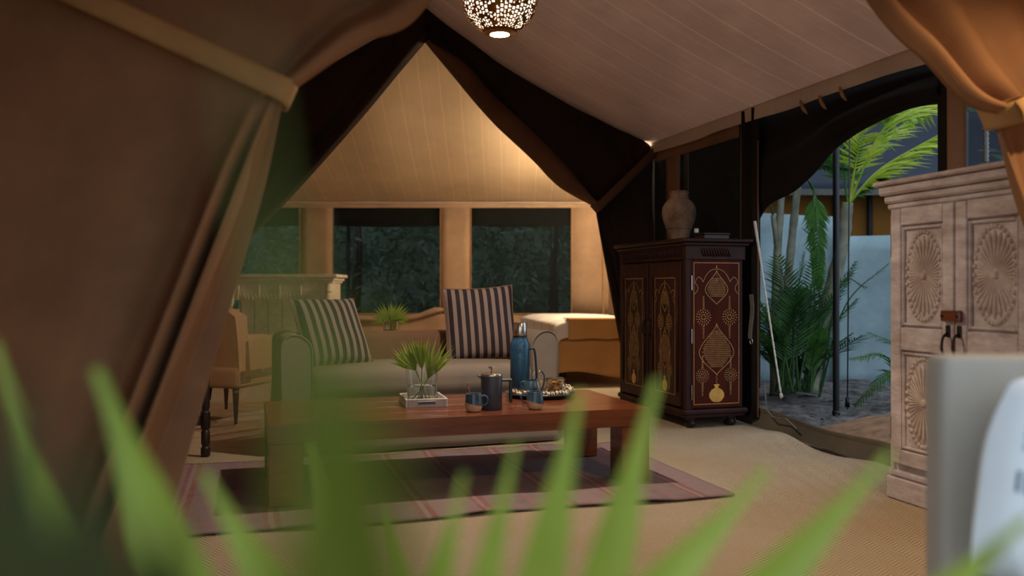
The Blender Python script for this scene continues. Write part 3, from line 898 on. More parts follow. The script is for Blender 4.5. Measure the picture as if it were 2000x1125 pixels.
fan_leaf(v1, (-.015, .01, .015), (.0, 0, .165), (-.16, 0, 1), 9, .165, .018, .34, 'fan_small', (.1, -1, .1), rr)
fan_leaf(v1, (-.04, .0, .015), (.03, 0, .12), (.42, 0, 1), 8, .22, .019, .46, 'fan_small', (-.15, -1, .15), rr)
for k in range(7):
    a = rr.uniform(0, 6.28); q = rr.uniform(.0, .05)
    MB().tube([(q * math.cos(a), q * math.sin(a), .014), (q * math.cos(a + .6) * .8, q * math.sin(a + .6) * .8, .07)], .0025, 6).build('cut_stem', 'clay', v1)

# french press
fp = put('french_press', 'slate-grey steel coffee press with black handle', 'coffee press', 960, 799, math.radians(4))
MB().lathe([(0, 0), (.048, 0), (.051, .004), (.051, .158), (.049, .163), (.047, .160), (.047, .010), (0, .010)], seg=44, caps=False).build('body', 'slate', fp, smooth=True)
ld = MB().lathe([(.0515, .160), (.0525, .164), (.050, .170), (.020, .174), (0, .174)], seg=44, caps=False).build('lid', 'steel', fp, smooth=True)
MB().tube([(0, 0, .172), (0, 0, .196)], .003, 8).build('plunger_rod', 'steel', ld)
MB().lathe([(0, .194), (.014, .195), (.016, .199), (.014, .204), (0, .205)], seg=20, caps=False).build('plunger_knob', 'steel', ld, smooth=True)
hd = MB().box((.068, 0, .138), (.044, .016, .013), .003); hd.box((.092, 0, .088), (.016, .017, .115), .004)
hd.build('handle', 'black', fp)
sp = MB().tube([(-.045, 0, .150), (-.060, 0, .158), (-.068, 0, .160)], [.012, .009, .005], 10, flat=.6); sp.build('spout', 'slate', fp, smooth='all')

# two-tone mugs
def mug(px, py, rz, label, spoon, tilt, topping=False):
    r = put('two_tone_mug', label, 'mug', px, py, rz, 'two-tone stoneware mugs')
    prof = [(0, 0), (.026, 0), (.034, .006), (.0405, .022), (.041, .038), (.0385, .062), (.036, .083)]
    def zc(a): return .036 + tilt * math.cos(a)
    n = 40
    def rad(z):
        for (r0, z0), (r1, z1) in zip(prof[1:], prof[2:]):
            if z <= z1: return lerp(r0, r1, (z - z0) / (z1 - z0))
        return prof[-1][0]
    def lowf(a, b):
        an = 2 * PI * a; z = lerp(0, zc(an), b); q = rad(z); return (q * math.cos(an), q * math.sin(an), z)
    def upf(a, b):
        an = 2 * PI * a; z = lerp(zc(an), .083, b); q = rad(z) + .0008; return (q * math.cos(an), q * math.sin(an), z)
    m = MB().grid(lowf, n, 10, True); m.f.append(tuple(reversed(range(n)))); m.build('clay_base', 'clay', r, smooth='all')
    m = MB().grid(upf, n, 8, True)
    m.lathe([(.0368, .083), (.0355, .0855), (.0335, .083), (.036, .05), (.030, .012), (0, .010)], seg=n, caps=False)
    m.build('glazed_body', 'glaze', r, smooth='all')
    MB().lathe([(0, .066), (.0338, .066), (.0338, .064), (0, .064)], seg=24, caps=False).build('coffee', 'coffee', r, smooth=True)
    hp = [(.036, 0, .072), (.055, 0, .074), (.066, 0, .060), (.064, 0, .042), (.050, 0, .030), (.038, 0, .032)]
    MB().tube([catmull(hp, i / 16) for i in range(17)], [.0065] * 17, 8, flat=.7).build('handle', 'glaze', r, smooth='all')
    if spoon:
        s_ = thing('spoon', spoon, 'spoon', r.location + Vector((0, 0, .012)), rz)
        for dy in (0, .009):
            MB().tube([(.012, dy, .005), (-.02, dy, .09), (-.030 - dy * .3, dy, .125)], [.0022, .0022, .0035], 6, flat=.6).build('spoon_handle', 'gold_spoon', s_, smooth='all')
    return r
mug(925, 804, math.radians(8), 'blue-glazed clay mug left of the coffee press with spoon handles standing in it', 'pair of brass spoon handles in the left mug', -.010)
mug(1045, 799, math.radians(176), 'blue-glazed clay mug with slanted glaze line in front of the round plate', 'brass spoon leaning in the right mug', .012)

# round plate with striped napkin, flask, jug, jar
pc = Vector((.150, 4.665, TH_))
plt = thing('round_plate', 'dark glazed round serving plate holding flask and jar', 'plate', pc)
MB().lathe([(0, 0), (.13, 0), (.165, .008), (.188, .022), (.186, .025), (.160, .013), (.12, .008), (0, .008)], seg=56, caps=False).build('dish', 'grey_plate', plt, smooth=True)
nap = thing('napkin', 'cream and dark striped napkin rolled round the rim of the plate', 'napkin', pc + Vector((0, 0, .010)))
npts = []
for i in range(70):
    a = lerp(math.radians(205), math.radians(395), i / 69)
    rr_ = .163 + .005 * math.sin(i * .9)
    npts.append((rr_ * math.cos(a), rr_ * math.sin(a), .022 + .004 * math.sin(i * .55) + .012 * sstep(.75, .95, i / 69)))
nm_ = MB()
nm_.tube(npts, [.010 + .0035 * math.sin(i * 2.2) + .006 * sstep(.75, 1, i / 69) for i in range(70)], 10)
nm_.build('rolled_cloth', 'napkin', nap, smooth='all')
nc = MB().grid(lambda a, b: (lerp(-.10, .12, a), lerp(-.11, .10, b), .001 + .003 * mnoise.noise(Vector((a * 5, b * 5, 1)))), 14, 14)
nc.build('flat_cloth', 'napkin', nap, smooth='all', solid=.002)

fk = thing('vacuum_flask', 'tall hammered-blue vacuum flask with steel cup lid', 'flask', (.043, 4.735, TH_ + .016), math.radians(-12))
R = .052
MB().lathe([(0, 0), (R - .003, 0), (R, .003), (R, .024), (0, .024)], seg=44, caps=False).build('steel_base', 'steel', fk, smooth=True)
MB().lathe([(R * .98, .024), (R + .001, .028), (R + .001, .255), (R - .003, .272), (.043, .282), (.041, .288), (.041, .296), (0, .296)], seg=48, caps=False).build('body', 'blue', fk, smooth=True)
MB().lathe([(0, .2965), (.0385, .2965), (.0385, .306), (0, .306)], seg=40, caps=False).build('collar', 'black', fk, smooth=True)
MB().lathe([(.0375, .3065), (.038, .308), (.0355, .372), (.033, .377), (0, .378)], seg=44, caps=False).build('cup_lid', 'steel', fk, smooth=True)
hp = [(R * .9, 0, .232), (R + .018, 0, .236), (R + .030, 0, .220), (R + .036, 0, .16), (R + .040, 0, .085), (R + .036, 0, .075)]
MB().tube([catmull(hp, i / 20) for i in range(21)], .0075, 8, flat=.8).build('handle', 'black', fk, smooth='all')
MB().tube([(R * .9, 0, .05), (R + .02, 0, .06), (R + .037, 0, .078)], .006, 8).build('handle_foot', 'black', fk, smooth='all')
# small winged emblem with a line of lettering stamped on the front
em = MB()
def onbody(x, z):
    a = -PI / 2 + math.radians(12) + x / R; rr_ = R + .0016; return (rr_ * math.cos(a), rr_ * math.sin(a), z)
def emb(pts):
    em.add([onbody(x, z) for x, z in pts], [tuple(range(len(pts)))])
emb([(-.003, .222), (.003, .222), (.0025, .231), (-.0025, .231)])
emb([(-.0035, .2315), (.0035, .2315), (.005, .236), (0, .239), (-.005, .236)])
for q in (-1, 1): emb([(q * .004, .224), (q * .011, .229), (q * .010, .225), (q * .004, .221)])
for k in range(7):
    x = -.013 + k * .0044; emb([(x, .2135), (x + .0028, .2135), (x + .0028, .2175), (x, .2175)])
em.build('emblem', 'black', fk, recalc=False)

jg = thing('milk_jug', 'small dark glazed milk jug between flask and biscuit jar', 'jug', (.098, 4.585, TH_ + .016), math.radians(160))
MB().lathe([(0, 0), (.030, 0), (.036, .02), (.035, .05), (.031, .078), (.029, .078), (.033, .05), (.033, .01), (0, .008)], seg=36, caps=False).build('body', 'glaze', jg, smooth=True)
MB().tube([catmull([(.030, 0, .068), (.05, 0, .066), (.054, 0, .045), (.034, 0, .028)], i / 12) for i in range(13)], .005, 8).build('handle', 'glaze', jg, smooth='all')
MB().tube([(-.026, 0, .070), (-.036, 0, .080), (-.042, 0, .084)], [.012, .009, .004], 8, flat=.6).build('spout', 'glaze', jg, smooth='all')
MB().tube([(0, 0, .02), (-.01, .005, .09), (-.025, .010, .125)], [.003, .003, .007], 6, flat=.4).build('teaspoon', 'steel', jg, smooth='all')

jr = thing('biscuit_jar', 'low clip-top glass jar full of biscuits on the plate', 'jar', (.232, 4.66, TH_ + .016))
JR = .056
MB().lathe([(0, 0), (JR - .006, 0), (JR, .008), (JR, .052), (JR - .008, .064), (JR - .008, .068), (JR - .012, .068), (JR - .012, .062), (JR - .004, .050), (JR - .004, .010), (0, .006)], seg=40, caps=False).build('glass_body', 'glass', jr, smooth=True)
MB().lathe([(JR - .004, .071), (JR - .002, .076), (JR - .008, .084), (.02, .086), (0, .086), (0, .081), (JR - .012, .078), (JR - .010, .071)], seg=40, caps=False).build('glass_lid', 'glass', jr, smooth=True)
wire = MB()
for z in (.0655, .0735): wire.tube([((JR - .004) * math.cos(2 * PI * i / 32), (JR - .004) * math.sin(2 * PI * i / 32), z) for i in range(33)], .0014, 6)
wire.tube([(0, -JR - .001, .075), (0, -JR - .008, .060), (0, -JR - .006, .035), (0, -JR - .001, .050)], .0014, 6)
wire.build('wire_clip', 'gold_spoon', jr, smooth='all')
for k in range(11):
    a = k * 2.4; q = .012 + .026 * ((k * 37) % 10) / 10
    MB().lathe([(0, -.004), (.017, -.004), (.019, 0), (.017, .004), (0, .005)], seg=14, caps=False).xf(Matrix.Translation((q * math.cos(a), q * math.sin(a), .018 + .0042 * k)) @ Matrix.Rotation(rnd.uniform(-.5, .5), 4, 'X') @ Matrix.Rotation(rnd.uniform(-.5, .5), 4, 'Y')).build('biscuit', 'cookie', jr, smooth=True)

# black wire loop handle behind the jar
bk = thing('tongs', 'black-handled tongs resting on the plate behind the jar', 'tongs', (.155, 4.735, TH_ + .020))
for q in (-1, 1):
    MB().tube([catmull([(q * .002, 0, .11), (q * .020, 0, .085), (q * .018, 0, .04), (q * .004, 0, .002)], i / 12) for i in range(13)], .004, 6).build('arm', 'black' if q > 0 else 'steel', bk, smooth='all')

# ---- console behind the sofa with a second vase of leaves
cs_p = Vector((-.93, 6.28, 0))
cs = thing('console_table', 'plain wooden stand behind the sofa under the small vase', 'table', cs_p, s_ang)
MB().box((0, 0, .575), (.9, .26, .03), .004).build('top', 'black_wood', cs)
for sx in (-1, 1):
    for sy in (-1, 1): MB().box((sx * .42, sy * .10, .28), (.035, .035, .56), .003).build('leg', 'black_wood', cs)
v2 = glass_vase(0, 0, 0, 'small glass vase of palm fronds behind the sofa, below the middle window', 2, .058, .05, .135, .06, loc=onY(763, 562.5, 6.28) + Vector((0, 0, .590 - CAMZ)))
for k in range(4):
    q = (-.8, -.25, .3, .85)[k]
    fan_leaf(v2, (-q * .02, 0, .014), (q * .02, (k % 2) * .02, .125), (q * 1.3, 0, .62), 8, .15, .015, .7, 'fan_small', (.1 * q, -1, .3), rr)

# ---- dark writing desk behind the left curtain
dk = thing('writing_desk', 'dark turned-leg desk mostly hidden behind the left curtain', 'desk', (-1.78, 4.14, 0), math.atan2(.35, 1.46))
DL, DW = 1.46, .46
MB().box((0, 0, .735), (DW + .06, DL + .06, .03), .006).build('top', 'black_wood', dk)
MB().box((0, 0, .665), (DW - .02, DL - .02, .11), .004).build('apron', 'black_wood', dk)
legp = [(.020, 0), (.026, .012), (.026, .05), (.017, .06), (.024, .075), (.024, .14), (.018, .15), (.026, .165), (.026, .25), (.017, .26), (.023, .28), (.024, .50), (.018, .51), (.030, .53), (.030, .61)]
for sx in (-1, 1):
    for sy in (-1, 1):
        MB().lathe(legp, (sx * DW / 2, sy * DL / 2, 0), 14).build('leg', 'black_wood', dk, smooth=True)
for sy in (-1, 1): MB().box((0, sy * DL / 2, .205), (DW - .04, .03, .055), .004).build('stretcher', 'black_wood', dk)
MB().box((0, 0, .205), (.03, DL - .04, .04), .004).build('stretcher', 'black_wood', dk)

# ---- armchair
ac = thing('armchair', 'fawn upholstered armchair on tapered legs, seen from behind left of the sofa', 'armchair', (-2.187, 6.09, 0), -math.atan2(.29, .957))
AW, AD = .62, .74
MB().rbox((0, AD / 2, .325), (AW, AD, .15), .03).build('seat_base', 'mustard', ac, smooth='all')
MB().rbox((0, AD / 2 + .08, .43), (AW - .2, AD - .22, .12), .045, 5, .01).build('seat_cushion', 'mustard', ac, smooth='all')
def acb(a, b):
    x = (a - .5) * AW; z = lerp(.27, .84 - .09 * abs(2 * a - 1) ** 2.5, b)
    return x, z
m = MB()
for sg in (0, 1):
    m.grid(lambda a, b, sg=sg: (acb(a, b)[0], (.02 - .05 * b * b if sg == 0 else .14 - .05 * b) + .02 * abs(2 * a - 1) ** 3 * (1 if sg else .0), acb(a, b)[1]), 20, 12)
nn = 21 * 13
for i in range(20): m.f.append((12 * 21 + i, 12 * 21 + i + 1, nn + 12 * 21 + i + 1, nn + 12 * 21 + i)); m.f.append((i, i + 1, nn + i + 1, nn + i))
for j in range(12): m.f.append((j * 21, (j + 1) * 21, nn + (j + 1) * 21, nn + j * 21)); m.f.append((j * 21 + 20, (j + 1) * 21 + 20, nn + (j + 1) * 21 + 20, nn + j * 21 + 20))
m.build('backrest', 'mustard', ac, smooth=True)
for sx in (-1, 1):
    m = MB().rbox((sx * (AW / 2 - .05), AD / 2 + .02, .44), (.10, AD - .06, .36), .045, 6)
    m.v = [Vector((p.x, p.y, p.z - (.05 * sstep(.3, .75, p.y) if p.z > .45 else 0))) for p in m.v]
    m.build('arm', 'mustard', ac, smooth='all')
    for y in (.05, AD - .06):
        MB().lathe([(.013, 0), (.028, .25), (0, .252)], (sx * (AW / 2 - .05), y, 0), 4).build('leg', 'leg_wood', ac)

# ---- carved cream sideboard at the back left
sb = thing('carved_sideboard', 'tall cream carved sideboard in the back room left of the windows', 'sideboard', (-2.52, 9.75, 0), 0)
SW, SD_, SH = 1.10, .5, 1.10
MB().box((0, 0, SH - .018), (SW + .14, SD_ + .12, .036), .006).build('top', 'cream_wood', sb)
MB().box((0, 0, SH - .055), (SW + .08, SD_ + .08, .036), .010).build('moulding', 'cream_wood', sb)
MB().box((0, 0, SH - .085), (SW + .04, SD_ + .04, .024), .006).build('moulding', 'cream_wood', sb)
MB().box((0, .03, .42), (SW - .12, SD_ - .12, .83), .004).build('carcass', 'cream_wood', sb)
for k in range(6):
    MB().box((-SW / 2 + .10 + (k + .5) * (SW - .2) / 6, -SD_ / 2 + .045, .42), ((SW - .2) / 6 - .008, .018, .80), .004).build('plank', 'cream_wood', sb)
fr = MB().box((0, -.01, SH - .19), (SW, SD_, .185), .004).build('frieze', 'cream_wood', sb)
for k in range(5):
    x = -SW / 2 + .09 + k * (SW - .2) / 4
    MB().box((x, -SD_ / 2 - .016, SH - .19), (.016, .016, .17), .004).build('rib', 'cream_wood', fr)
crv = MB()
for k in range(26):
    x = -SW / 2 + .03 + k * (SW - .06) / 25
    crv.tube([catmull([(x, -SD_ / 2 - .012, SH - .275), (x + .012, -SD_ / 2 - .018, SH - .255), (x - .008, -SD_ / 2 - .018, SH - .235), (x + .004, -SD_ / 2 - .012, SH - .215)], i / 6) for i in range(7)], .006, 5)
o = crv.build('carving', 'cream_wood', fr, smooth='all'); o['kind'] = 'stuff'
for sx in (-1, 1):
    cb = MB()
    sp_ = [(.0, SH - .10), (.0, SH - .13), (-.03, SH - .15), (-.035, SH - .18), (-.02, SH - .21), (-.05, SH - .24), (-.055, SH - .28), (-.03, SH - .33), (0, SH - .36)]
    cb.tube([(sx * (SW / 2 - .02), -SD_ / 2 - .03 + dx, z) for dx, z in sp_], [.03, .035, .04, .042, .034, .042, .04, .03, .012], 10)
    cb.build('corbel', 'cream_wood', sb, smooth=True)
    MB().box((sx * (SW / 2 - .05), -SD_ / 2 + .03, .36), (.08, .06, .72), .006).build('pilaster', 'cream_wood', sb)

# ---- daybed in the back room
bdir = Vector((-.15, 1, 0)).normalized(); b_ang = math.atan2(.15, 1)
bdp = Vector((.44, 8.55, 0))
bd_ = thing('daybed', 'daybed with ochre skirt in the back room, right of the sofa', 'bed', bdp, b_ang)
BW_, BL_ = .92, 2.1
MB().rbox((BW_ / 2, BL_ / 2, .36), (BW_ - .04, BL_ - .04, .20), .03).build('base', 'bedskirt', bd_, smooth='all')
MB().rbox((BW_ / 2, BL_ / 2, .535), (BW_ - .02, BL_ - .02, .16), .05, 6, .01).build('mattress', 'cushion_white', bd_, smooth='all')
for x in (.08, BW_ - .08):
    for y in (.1, BL_ - .1): MB().lathe([(.025, 0), (.035, .12), (.03, .27)], (x, y, 0), 14).build('leg', 'dark_wood', bd_, smooth=True)
def bsk(a, b):
    x = lerp(-.01, BW_ + .01, a); w = .025 * math.sin(a * 9) * (1 - b) + .05 * (1 - b) ** 2
    return (x, -.012 - w, lerp(.10 + .035 * math.sin(a * 6 + .5), .45, b))
MB().grid(bsk, 40, 10).build('front_skirt', 'bedskirt', bd_, smooth='all', solid=.004)
MB().grid(lambda a, b: (-.012 - .03 * math.sin(a * 30) * (1 - b) - .03 * (1 - b), lerp(0, BL_, a), lerp(.08, .45, b)), 60, 8).build('side_skirt', 'bedskirt', bd_, smooth='all', solid=.004)
cv = thing('bed_coverlet', 'white blue-striped coverlet spread over the daybed, one corner hanging', 'bedspread', bdp + Vector((0, 0, .62)), b_ang)
def cover(a, b):
    # a across (left overhang to right), b along (front overhang to back)
    X, Y_ = lerp(-.24 - .16 * (1 - sstep(0, .3, b)), BW_, a), lerp(-.26, BL_, b)
    x, y, z = X, Y_, .012 + .006 * mnoise.noise(Vector((X * 4, Y_ * 4, 0))) + .02 * math.sin(PI * clamp(X / BW_)) * math.sin(PI * clamp(Y_ / BL_))
    z -= 1.5 * max(0, .16 - max(X, 0)) ** 2
    drop = 0
    if X < 0: drop = -X; x = -.015 - .02 * math.sin(Y_ * 14) * drop * 3
    if Y_ < 0: drop2 = -Y_; y = -.045 - .012 * math.sin(X * 15) * drop2 * 4; drop = math.hypot(drop, drop2) if X < 0 else drop2 * .62
    rnd_ = .03
    z -= drop
    if X < 0 and Y_ < 0: x -= .03; y -= .02; z -= .10 * min(-X, -Y_) / .24
    return (x, y, z)
MB().grid(cover, 50, 70).build('cloth', 'sheet', cv, smooth='all', solid=.006)
tw = thing('folded_blanket', 'ochre blanket fold hanging over the foot of the daybed', 'blanket', bdp + Vector((0, 0, .62)), b_ang)
def twf(a, b):
    x = lerp(.10, BW_ + .01, a); d = b * .40
    y, z = (lerp(.16, -.056, min(1, d / .2)), .030) if d < .2 else (-.066 - .01 * math.sin(x * 8), .030 - (d - .2))
    return (x, y, z - .006 * math.sin(a * 17) * (b > .8))
MB().grid(twf, 30, 24).build('cloth', 'bedskirt', tw, smooth='all', solid=.008)

V3 = Vector
# ---- inlaid dark cabinet against the right wall
ck = thing('inlaid_cabinet', 'dark wooden cabinet with gold floral inlay and two narrow doors', 'cabinet', (1.17, 5.85, 0), math.atan2(.954, -.30))
CL, CD = 1.05, .45
def leafpoly(x, z, ang, L, w):
    c, s_ = math.cos(ang), math.sin(ang)
    return [(x + c * a - s_ * b, z + s_ * a + c * b) for a, b in ((0, 0), (L * .45, w / 2), (L, 0), (L * .45, -w / 2))]
def ogee(cx, zt_, zb_, hw, mid=.58, n=40):
    """spade-shaped outline: pointed above and below"""
    pts = []
    H = zt_ - zb_
    def half(t):      # t 0 top .. 1 bottom
        if t < mid:
            q = t / mid; return hw * sstep(0, 1, q) ** .85
        q = (1 - t) / (1 - mid); return hw * sstep(0, 1.05, q) ** .62
    for i in range(n + 1): pts.append((cx + half(i / n), zt_ - H * i / n))
    for i in range(n - 1, 0, -1): pts.append((cx - half(i / n), zt_ - H * i / n))
    return pts, (lambda z: half(clamp((zt_ - z) / H)))
def inlay(w, h, k, fn, parent, dense=1.0):
    """k: horizontal squeeze; (0,0) is the centre of the panel foot; fn(x, z, d) gives the point d above the surface"""
    m = MB(); g = MB()
    lw = .0016
    def line(pts, closed=False, lw=lw):
        n = len(pts)
        for i in range(n if closed else n - 1):
            p, q = pts[i], pts[(i + 1) % n]
            dx, dz = q[0] - p[0], q[1] - p[1]; L = math.hypot(dx, dz) or 1
            nx, nz = -dz / L * lw, dx / L * lw
            m.add([fn(p[0] + nx, p[1] + nz, .0008), fn(q[0] + nx, q[1] + nz, .0008), fn(q[0] - nx, q[1] - nz, .0008), fn(p[0] - nx, p[1] - nz, .0008)], [(0, 1, 2, 3)])
    def leaf(x, z, a, L=.014, ww=.006):
        m.add([fn(px, pz, .001) for px, pz in leafpoly(x, z, a, L, ww)], [(0, 1, 2, 3)])
    bw_ = w / 2
    line([(-bw_, 0), (bw_, 0), (bw_, h), (-bw_, h)], True)
    # scalloped arch
    arch = []
    for sgn in (-1, 1):
        pts = [(sgn * bw_ * .96, h * .78)] + [(sgn * bw_ * (.96 - .14 * math.sin(t * PI)), h * (.78 + .08 * t)) for t in (.2, .4, .6, .8, 1)]
        pts += [(sgn * bw_ * lerp(.96, .6, t), h * (.865 + .035 * math.sin(t * PI))) for t in (.2, .4, .6, .8, 1)]
        pts += [(sgn * bw_ * lerp(.6, 0, t), h * (.87 + .085 * t ** .7 + .02 * math.sin(t * PI))) for t in (.2, .4, .6, .8, .95)] + [(0, h * .985)]
        line(pts, lw=.0012)
    def fill(cx, zt_, zb_, hw, step):
        o, half = ogee(cx, zt_, zb_, hw * k); line(o, True)
        o2, half2 = ogee(cx, zt_ - .03, zb_ + .03, hw * .84 * k)
        z = zb_ + .05; row = 0
        while z < zt_ - .055:
            hh = half(z) * .80
            nx = int(hh / (step * .5))
            for i in range(-nx, nx + 1):
                x = i * step * .5 + (step * .25 if row % 2 else 0)
                if abs(x) > hh: continue
                a = PI / 2 - clamp(x / (hw * k), -1, 1) * .9
                leaf(cx + x, z, a, step * .66, step * .22)
            z += step * .72; row += 1
        for i in range(5): leaf(cx, zt_ - .03 - i * .012, PI / 2 + (.6 if i % 2 else -.6), .010, .004)
    def rosette(cx, z, r):
        for ring, n in ((.35, 8), (.66, 13), (.98, 18)):
            for i in range(n):
                a = 2 * PI * i / n + ring
                leaf(cx + math.cos(a) * r * (ring - .18) * k ** .5, z + math.sin(a) * r * (ring - .18), a, r * .26, r * .11)
        for sgn in (1, -1):
            for i in range(7):
                zz = z + sgn * (r * 1.05 + i * .013)
                for q in (-1, 1): leaf(cx, zz, PI / 2 * sgn + q * .7, .012 * (1 - i * .06), .005)
    f = h / .97
    fill(0, .92 * f, .685 * f, .087, .0165); fill(0, .555 * f, .20 * f, .133, .0175)
    for q in (-1, 1):
        rosette(q * .100 * k, .597 * f, .056); rosette(q * .108 * k, .195 * f, .048)
    for i in range(5): leaf(0, .135 * f + i * .013, PI / 2 + (.6 if i % 2 else -.6), .012, .005)
    vs_ = [(.020, .130), (.024, .126), (.013, .118), (.013, .106), (.040, .092), (.058, .066), (.056, .040), (.036, .016), (.020, .008)]
    pl = [(x * k, z * f) for x, z in vs_] + [(-x * k, z * f) for x, z in reversed(vs_)]
    g.add([fn(x, z + .004, .0012) for x, z in pl], [tuple(range(len(pl)))])
    o = m.build('inlay', 'ivory', parent, recalc=False); o['kind'] = 'stuff'
    g.build('inlaid_vase', 'gold', parent, recalc=False)
# carcass
bodyz0, bodyz1 = .13, 1.14
MB().box((CL / 2, -CD / 2, (bodyz0 + bodyz1) / 2), (CL - .02, CD - .02, bodyz1 - bodyz0), .003).build('carcass', 'dark_wood', ck)
for x in (.02, CL - .02):
    MB().box((x, -.02, .635), (.05, .05, 1.02), .006).build('stile', 'dark_wood', ck)
MB().box((.52, -.004, .635), (.03, .03, 1.0), .008).build('centre_post', 'dark_wood', ck)
MB().box((CL / 2, -CD / 2, .112), (CL + .04, CD + .04, .034), .010).build('base_moulding', 'dark_wood', ck)
MB().box((CL / 2, -CD / 2, .085), (CL + .01, CD + .01, .026), .006).build('base_moulding', 'dark_wood', ck)
fz = MB().box((CL / 2, -CD / 2, 1.19), (CL + .01, CD + .01, .098), .004).build('frieze', 'dark_wood', ck)
MB().box((CL / 2, -CD / 2, 1.248), (CL + .05, CD + .05, .022), .006).build('cornice', 'dark_wood', ck)
MB().box((CL / 2, -CD / 2, 1.272), (CL + .09, CD + .09, .026), .008).build('cornice', 'dark_wood', ck)
fl_ = MB()
for i in range(11):                                   # carved slanting flutes, side then front
    y = -.11 - i * .020
    fl_.tube([(-.004, y, 1.222), (-.012, y - .010, 1.205), (-.012, y - .016, 1.180), (-.004, y - .028, 1.162)], [.003, .0065, .0065, .003], 6)
for i in range(34):
    x = .06 + i * .028
    fl_.tube([(x, .004, 1.222), (x, .012, 1.205), (x, .012, 1.180), (x, .004, 1.160)], [.003, .006, .006, .003], 6)
fl_.build('carved_flutes', 'dark_wood', fz, smooth='all', kind='stuff')
for x in (.07, CL - .07):
    for y in (-.07, -CD + .07):
        MB().lathe([(.022, 0), (.034, .010), (.040, .03), (.030, .050), (.036, .062), (.036, .074)], (x, y, 0), 20).build('foot', 'black_wood', ck, smooth=True)
for x0, x1, hs in ((.045, .50, 1), (.54, 1.005, -1)):
    d = MB().box(((x0 + x1) / 2, .006, .635), (x1 - x0 - .006, .022, .985), .004).build('door', 'dark_wood', ck)
    cx = (x0 + x1) / 2
    for sx in (-1, 1): MB().tube([(cx + sx * .185, .020, .24), (cx + sx * .185, .020, 1.02)], .007, 8).build('bead', 'dark_wood', d, smooth='all')
    inlay(.30, .80, .62, lambda x, z, dd, cx=cx: (cx - x, .0172 + dd, .22 + z), d)
    hx = x0 + .03 if hs < 0 else x1 - .03
    MB().tube([(hx, .020, .72), (hx, .045, .70), (hx, .048, .66), (hx, .042, .62), (hx, .020, .60)], .005, 8).build('handle', 'iron', d, smooth='all')
sdp = MB().box((-.004, -CD / 2, .64), (.016, CD - .075, 1.0), .004).build('side_panel', 'panel_wood', ck)
inlay(.345, .955, 1.0, lambda x, z, dd: (-.0121 - dd, -CD / 2 - x, .165 + z), sdp)
for z in (.245, .625, .985):
    MB().box((-.012, -.037, z), (.004, .006, .10), .001).build('hinge', 'steel', sdp)

# urn, flat box and little white block on the cabinet
CT = 1.285
up_ = onY(1326, 460, 6.35)
urn = thing('terracotta_urn', 'weathered terracotta urn standing on the inlaid cabinet', 'urn', (up_.x, 6.35, CT))
up2 = [(0, 0), (.060, 0), (.068, .012), (.082, .07), (.112, .15), (.124, .205), (.120, .25), (.098, .29), (.070, .312), (.062, .325), (.066, .345), (.068, .362), (.060, .372), (.052, .368), (.052, .33), (.0, .32)]
MB().lathe(up2, seg=44, caps=False).build('body', 'terracotta', urn, smooth=True)
for z, r_ in ((.312, .073), (.362, .0685), (.10, .094)):
    MB().tube([(r_ * math.cos(2 * PI * i / 36), r_ * math.sin(2 * PI * i / 36), z) for i in range(37)], .004, 6).build('ridge', 'terracotta', urn, smooth='all')
p_ = onY(1392, 456, 6.02)
fb = thing('flat_box', 'low dark box lying on the inlaid cabinet right of the urn', 'box', (p_.x, 6.04, CT), math.radians(16))
MB().box((0, 0, .016), (.19, .14, .030), .003).build('body', 'black_wood', fb)
MB().box((0, 0, .038), (.20, .15, .012), .003).build('lid', 'black_wood', fb)
p_ = onY(1359, 441, 6.04)
MB_ = MB().box((0, 0, .017), (.026, .022, .030), .003)
wb = MB_.build('wax_block', 'tray_white'); wb.location = (p_.x, 6.02, CT + .0445); wb.rotation_euler = (0, 0, .5)
tag(wb, 'tiny white block on the dark box beside the urn', 'ornament')

# hanging strap with ring, right of the cabinet, and the white guy rope in the doorway
st = thing('hanging_strap', 'grey webbing strap with metal ring hanging beside the inlaid cabinet', 'strap', onV(1466, 575, VW - .12))
p0, p1 = onV(1467, 575, VW - .12), onV(1467, 662, VW - .12)
o_ = st.location.copy()
def strapf(a, b):
    d = Vector((C, S, 0)).cross(Vector((0, 0, 1)))
    return p0.lerp(p1, b) - o_ + Vector((-S, C, 0)) * ((a - .5) * .05) + Vector((C, S, 0)) * .008 * math.sin(b * 5)
MB().grid(strapf, 2, 10).build('webbing', 'strap', st, solid=.004)
rc_ = p1 - o_ + Vector((0, 0, -.018))
MB().tube([rc_ + Vector((-S, C, 0)) * (.018 * math.cos(a)) + Vector((0, 0, .018 * math.sin(a))) for a in [2 * PI * i / 20 for i in range(21)]], .0032, 6).build('ring', 'steel', st, smooth='all')
p0, p1 = onV(1474, 432, VW - .07), onV(1525, 768, VW - .02)
rp = MB()
rp.tube([p0.lerp(p1, i / 40) + Vector((0, 0, .0)) for i in range(41)], [.010 - .0045 * sstep(0, .3, i / 40) + .001 * (i % 2) for i in range(41)], 6)
rp.tube([p1, p1 + Vector((.004, 0, -.02)), p1 + Vector((0, 0, -.035))], [.009, .012, .004], 6)
tag(rp.build('hanging_rope', 'rope', smooth='all'), 'white rope hanging slanted at the left edge of the doorway', 'rope')

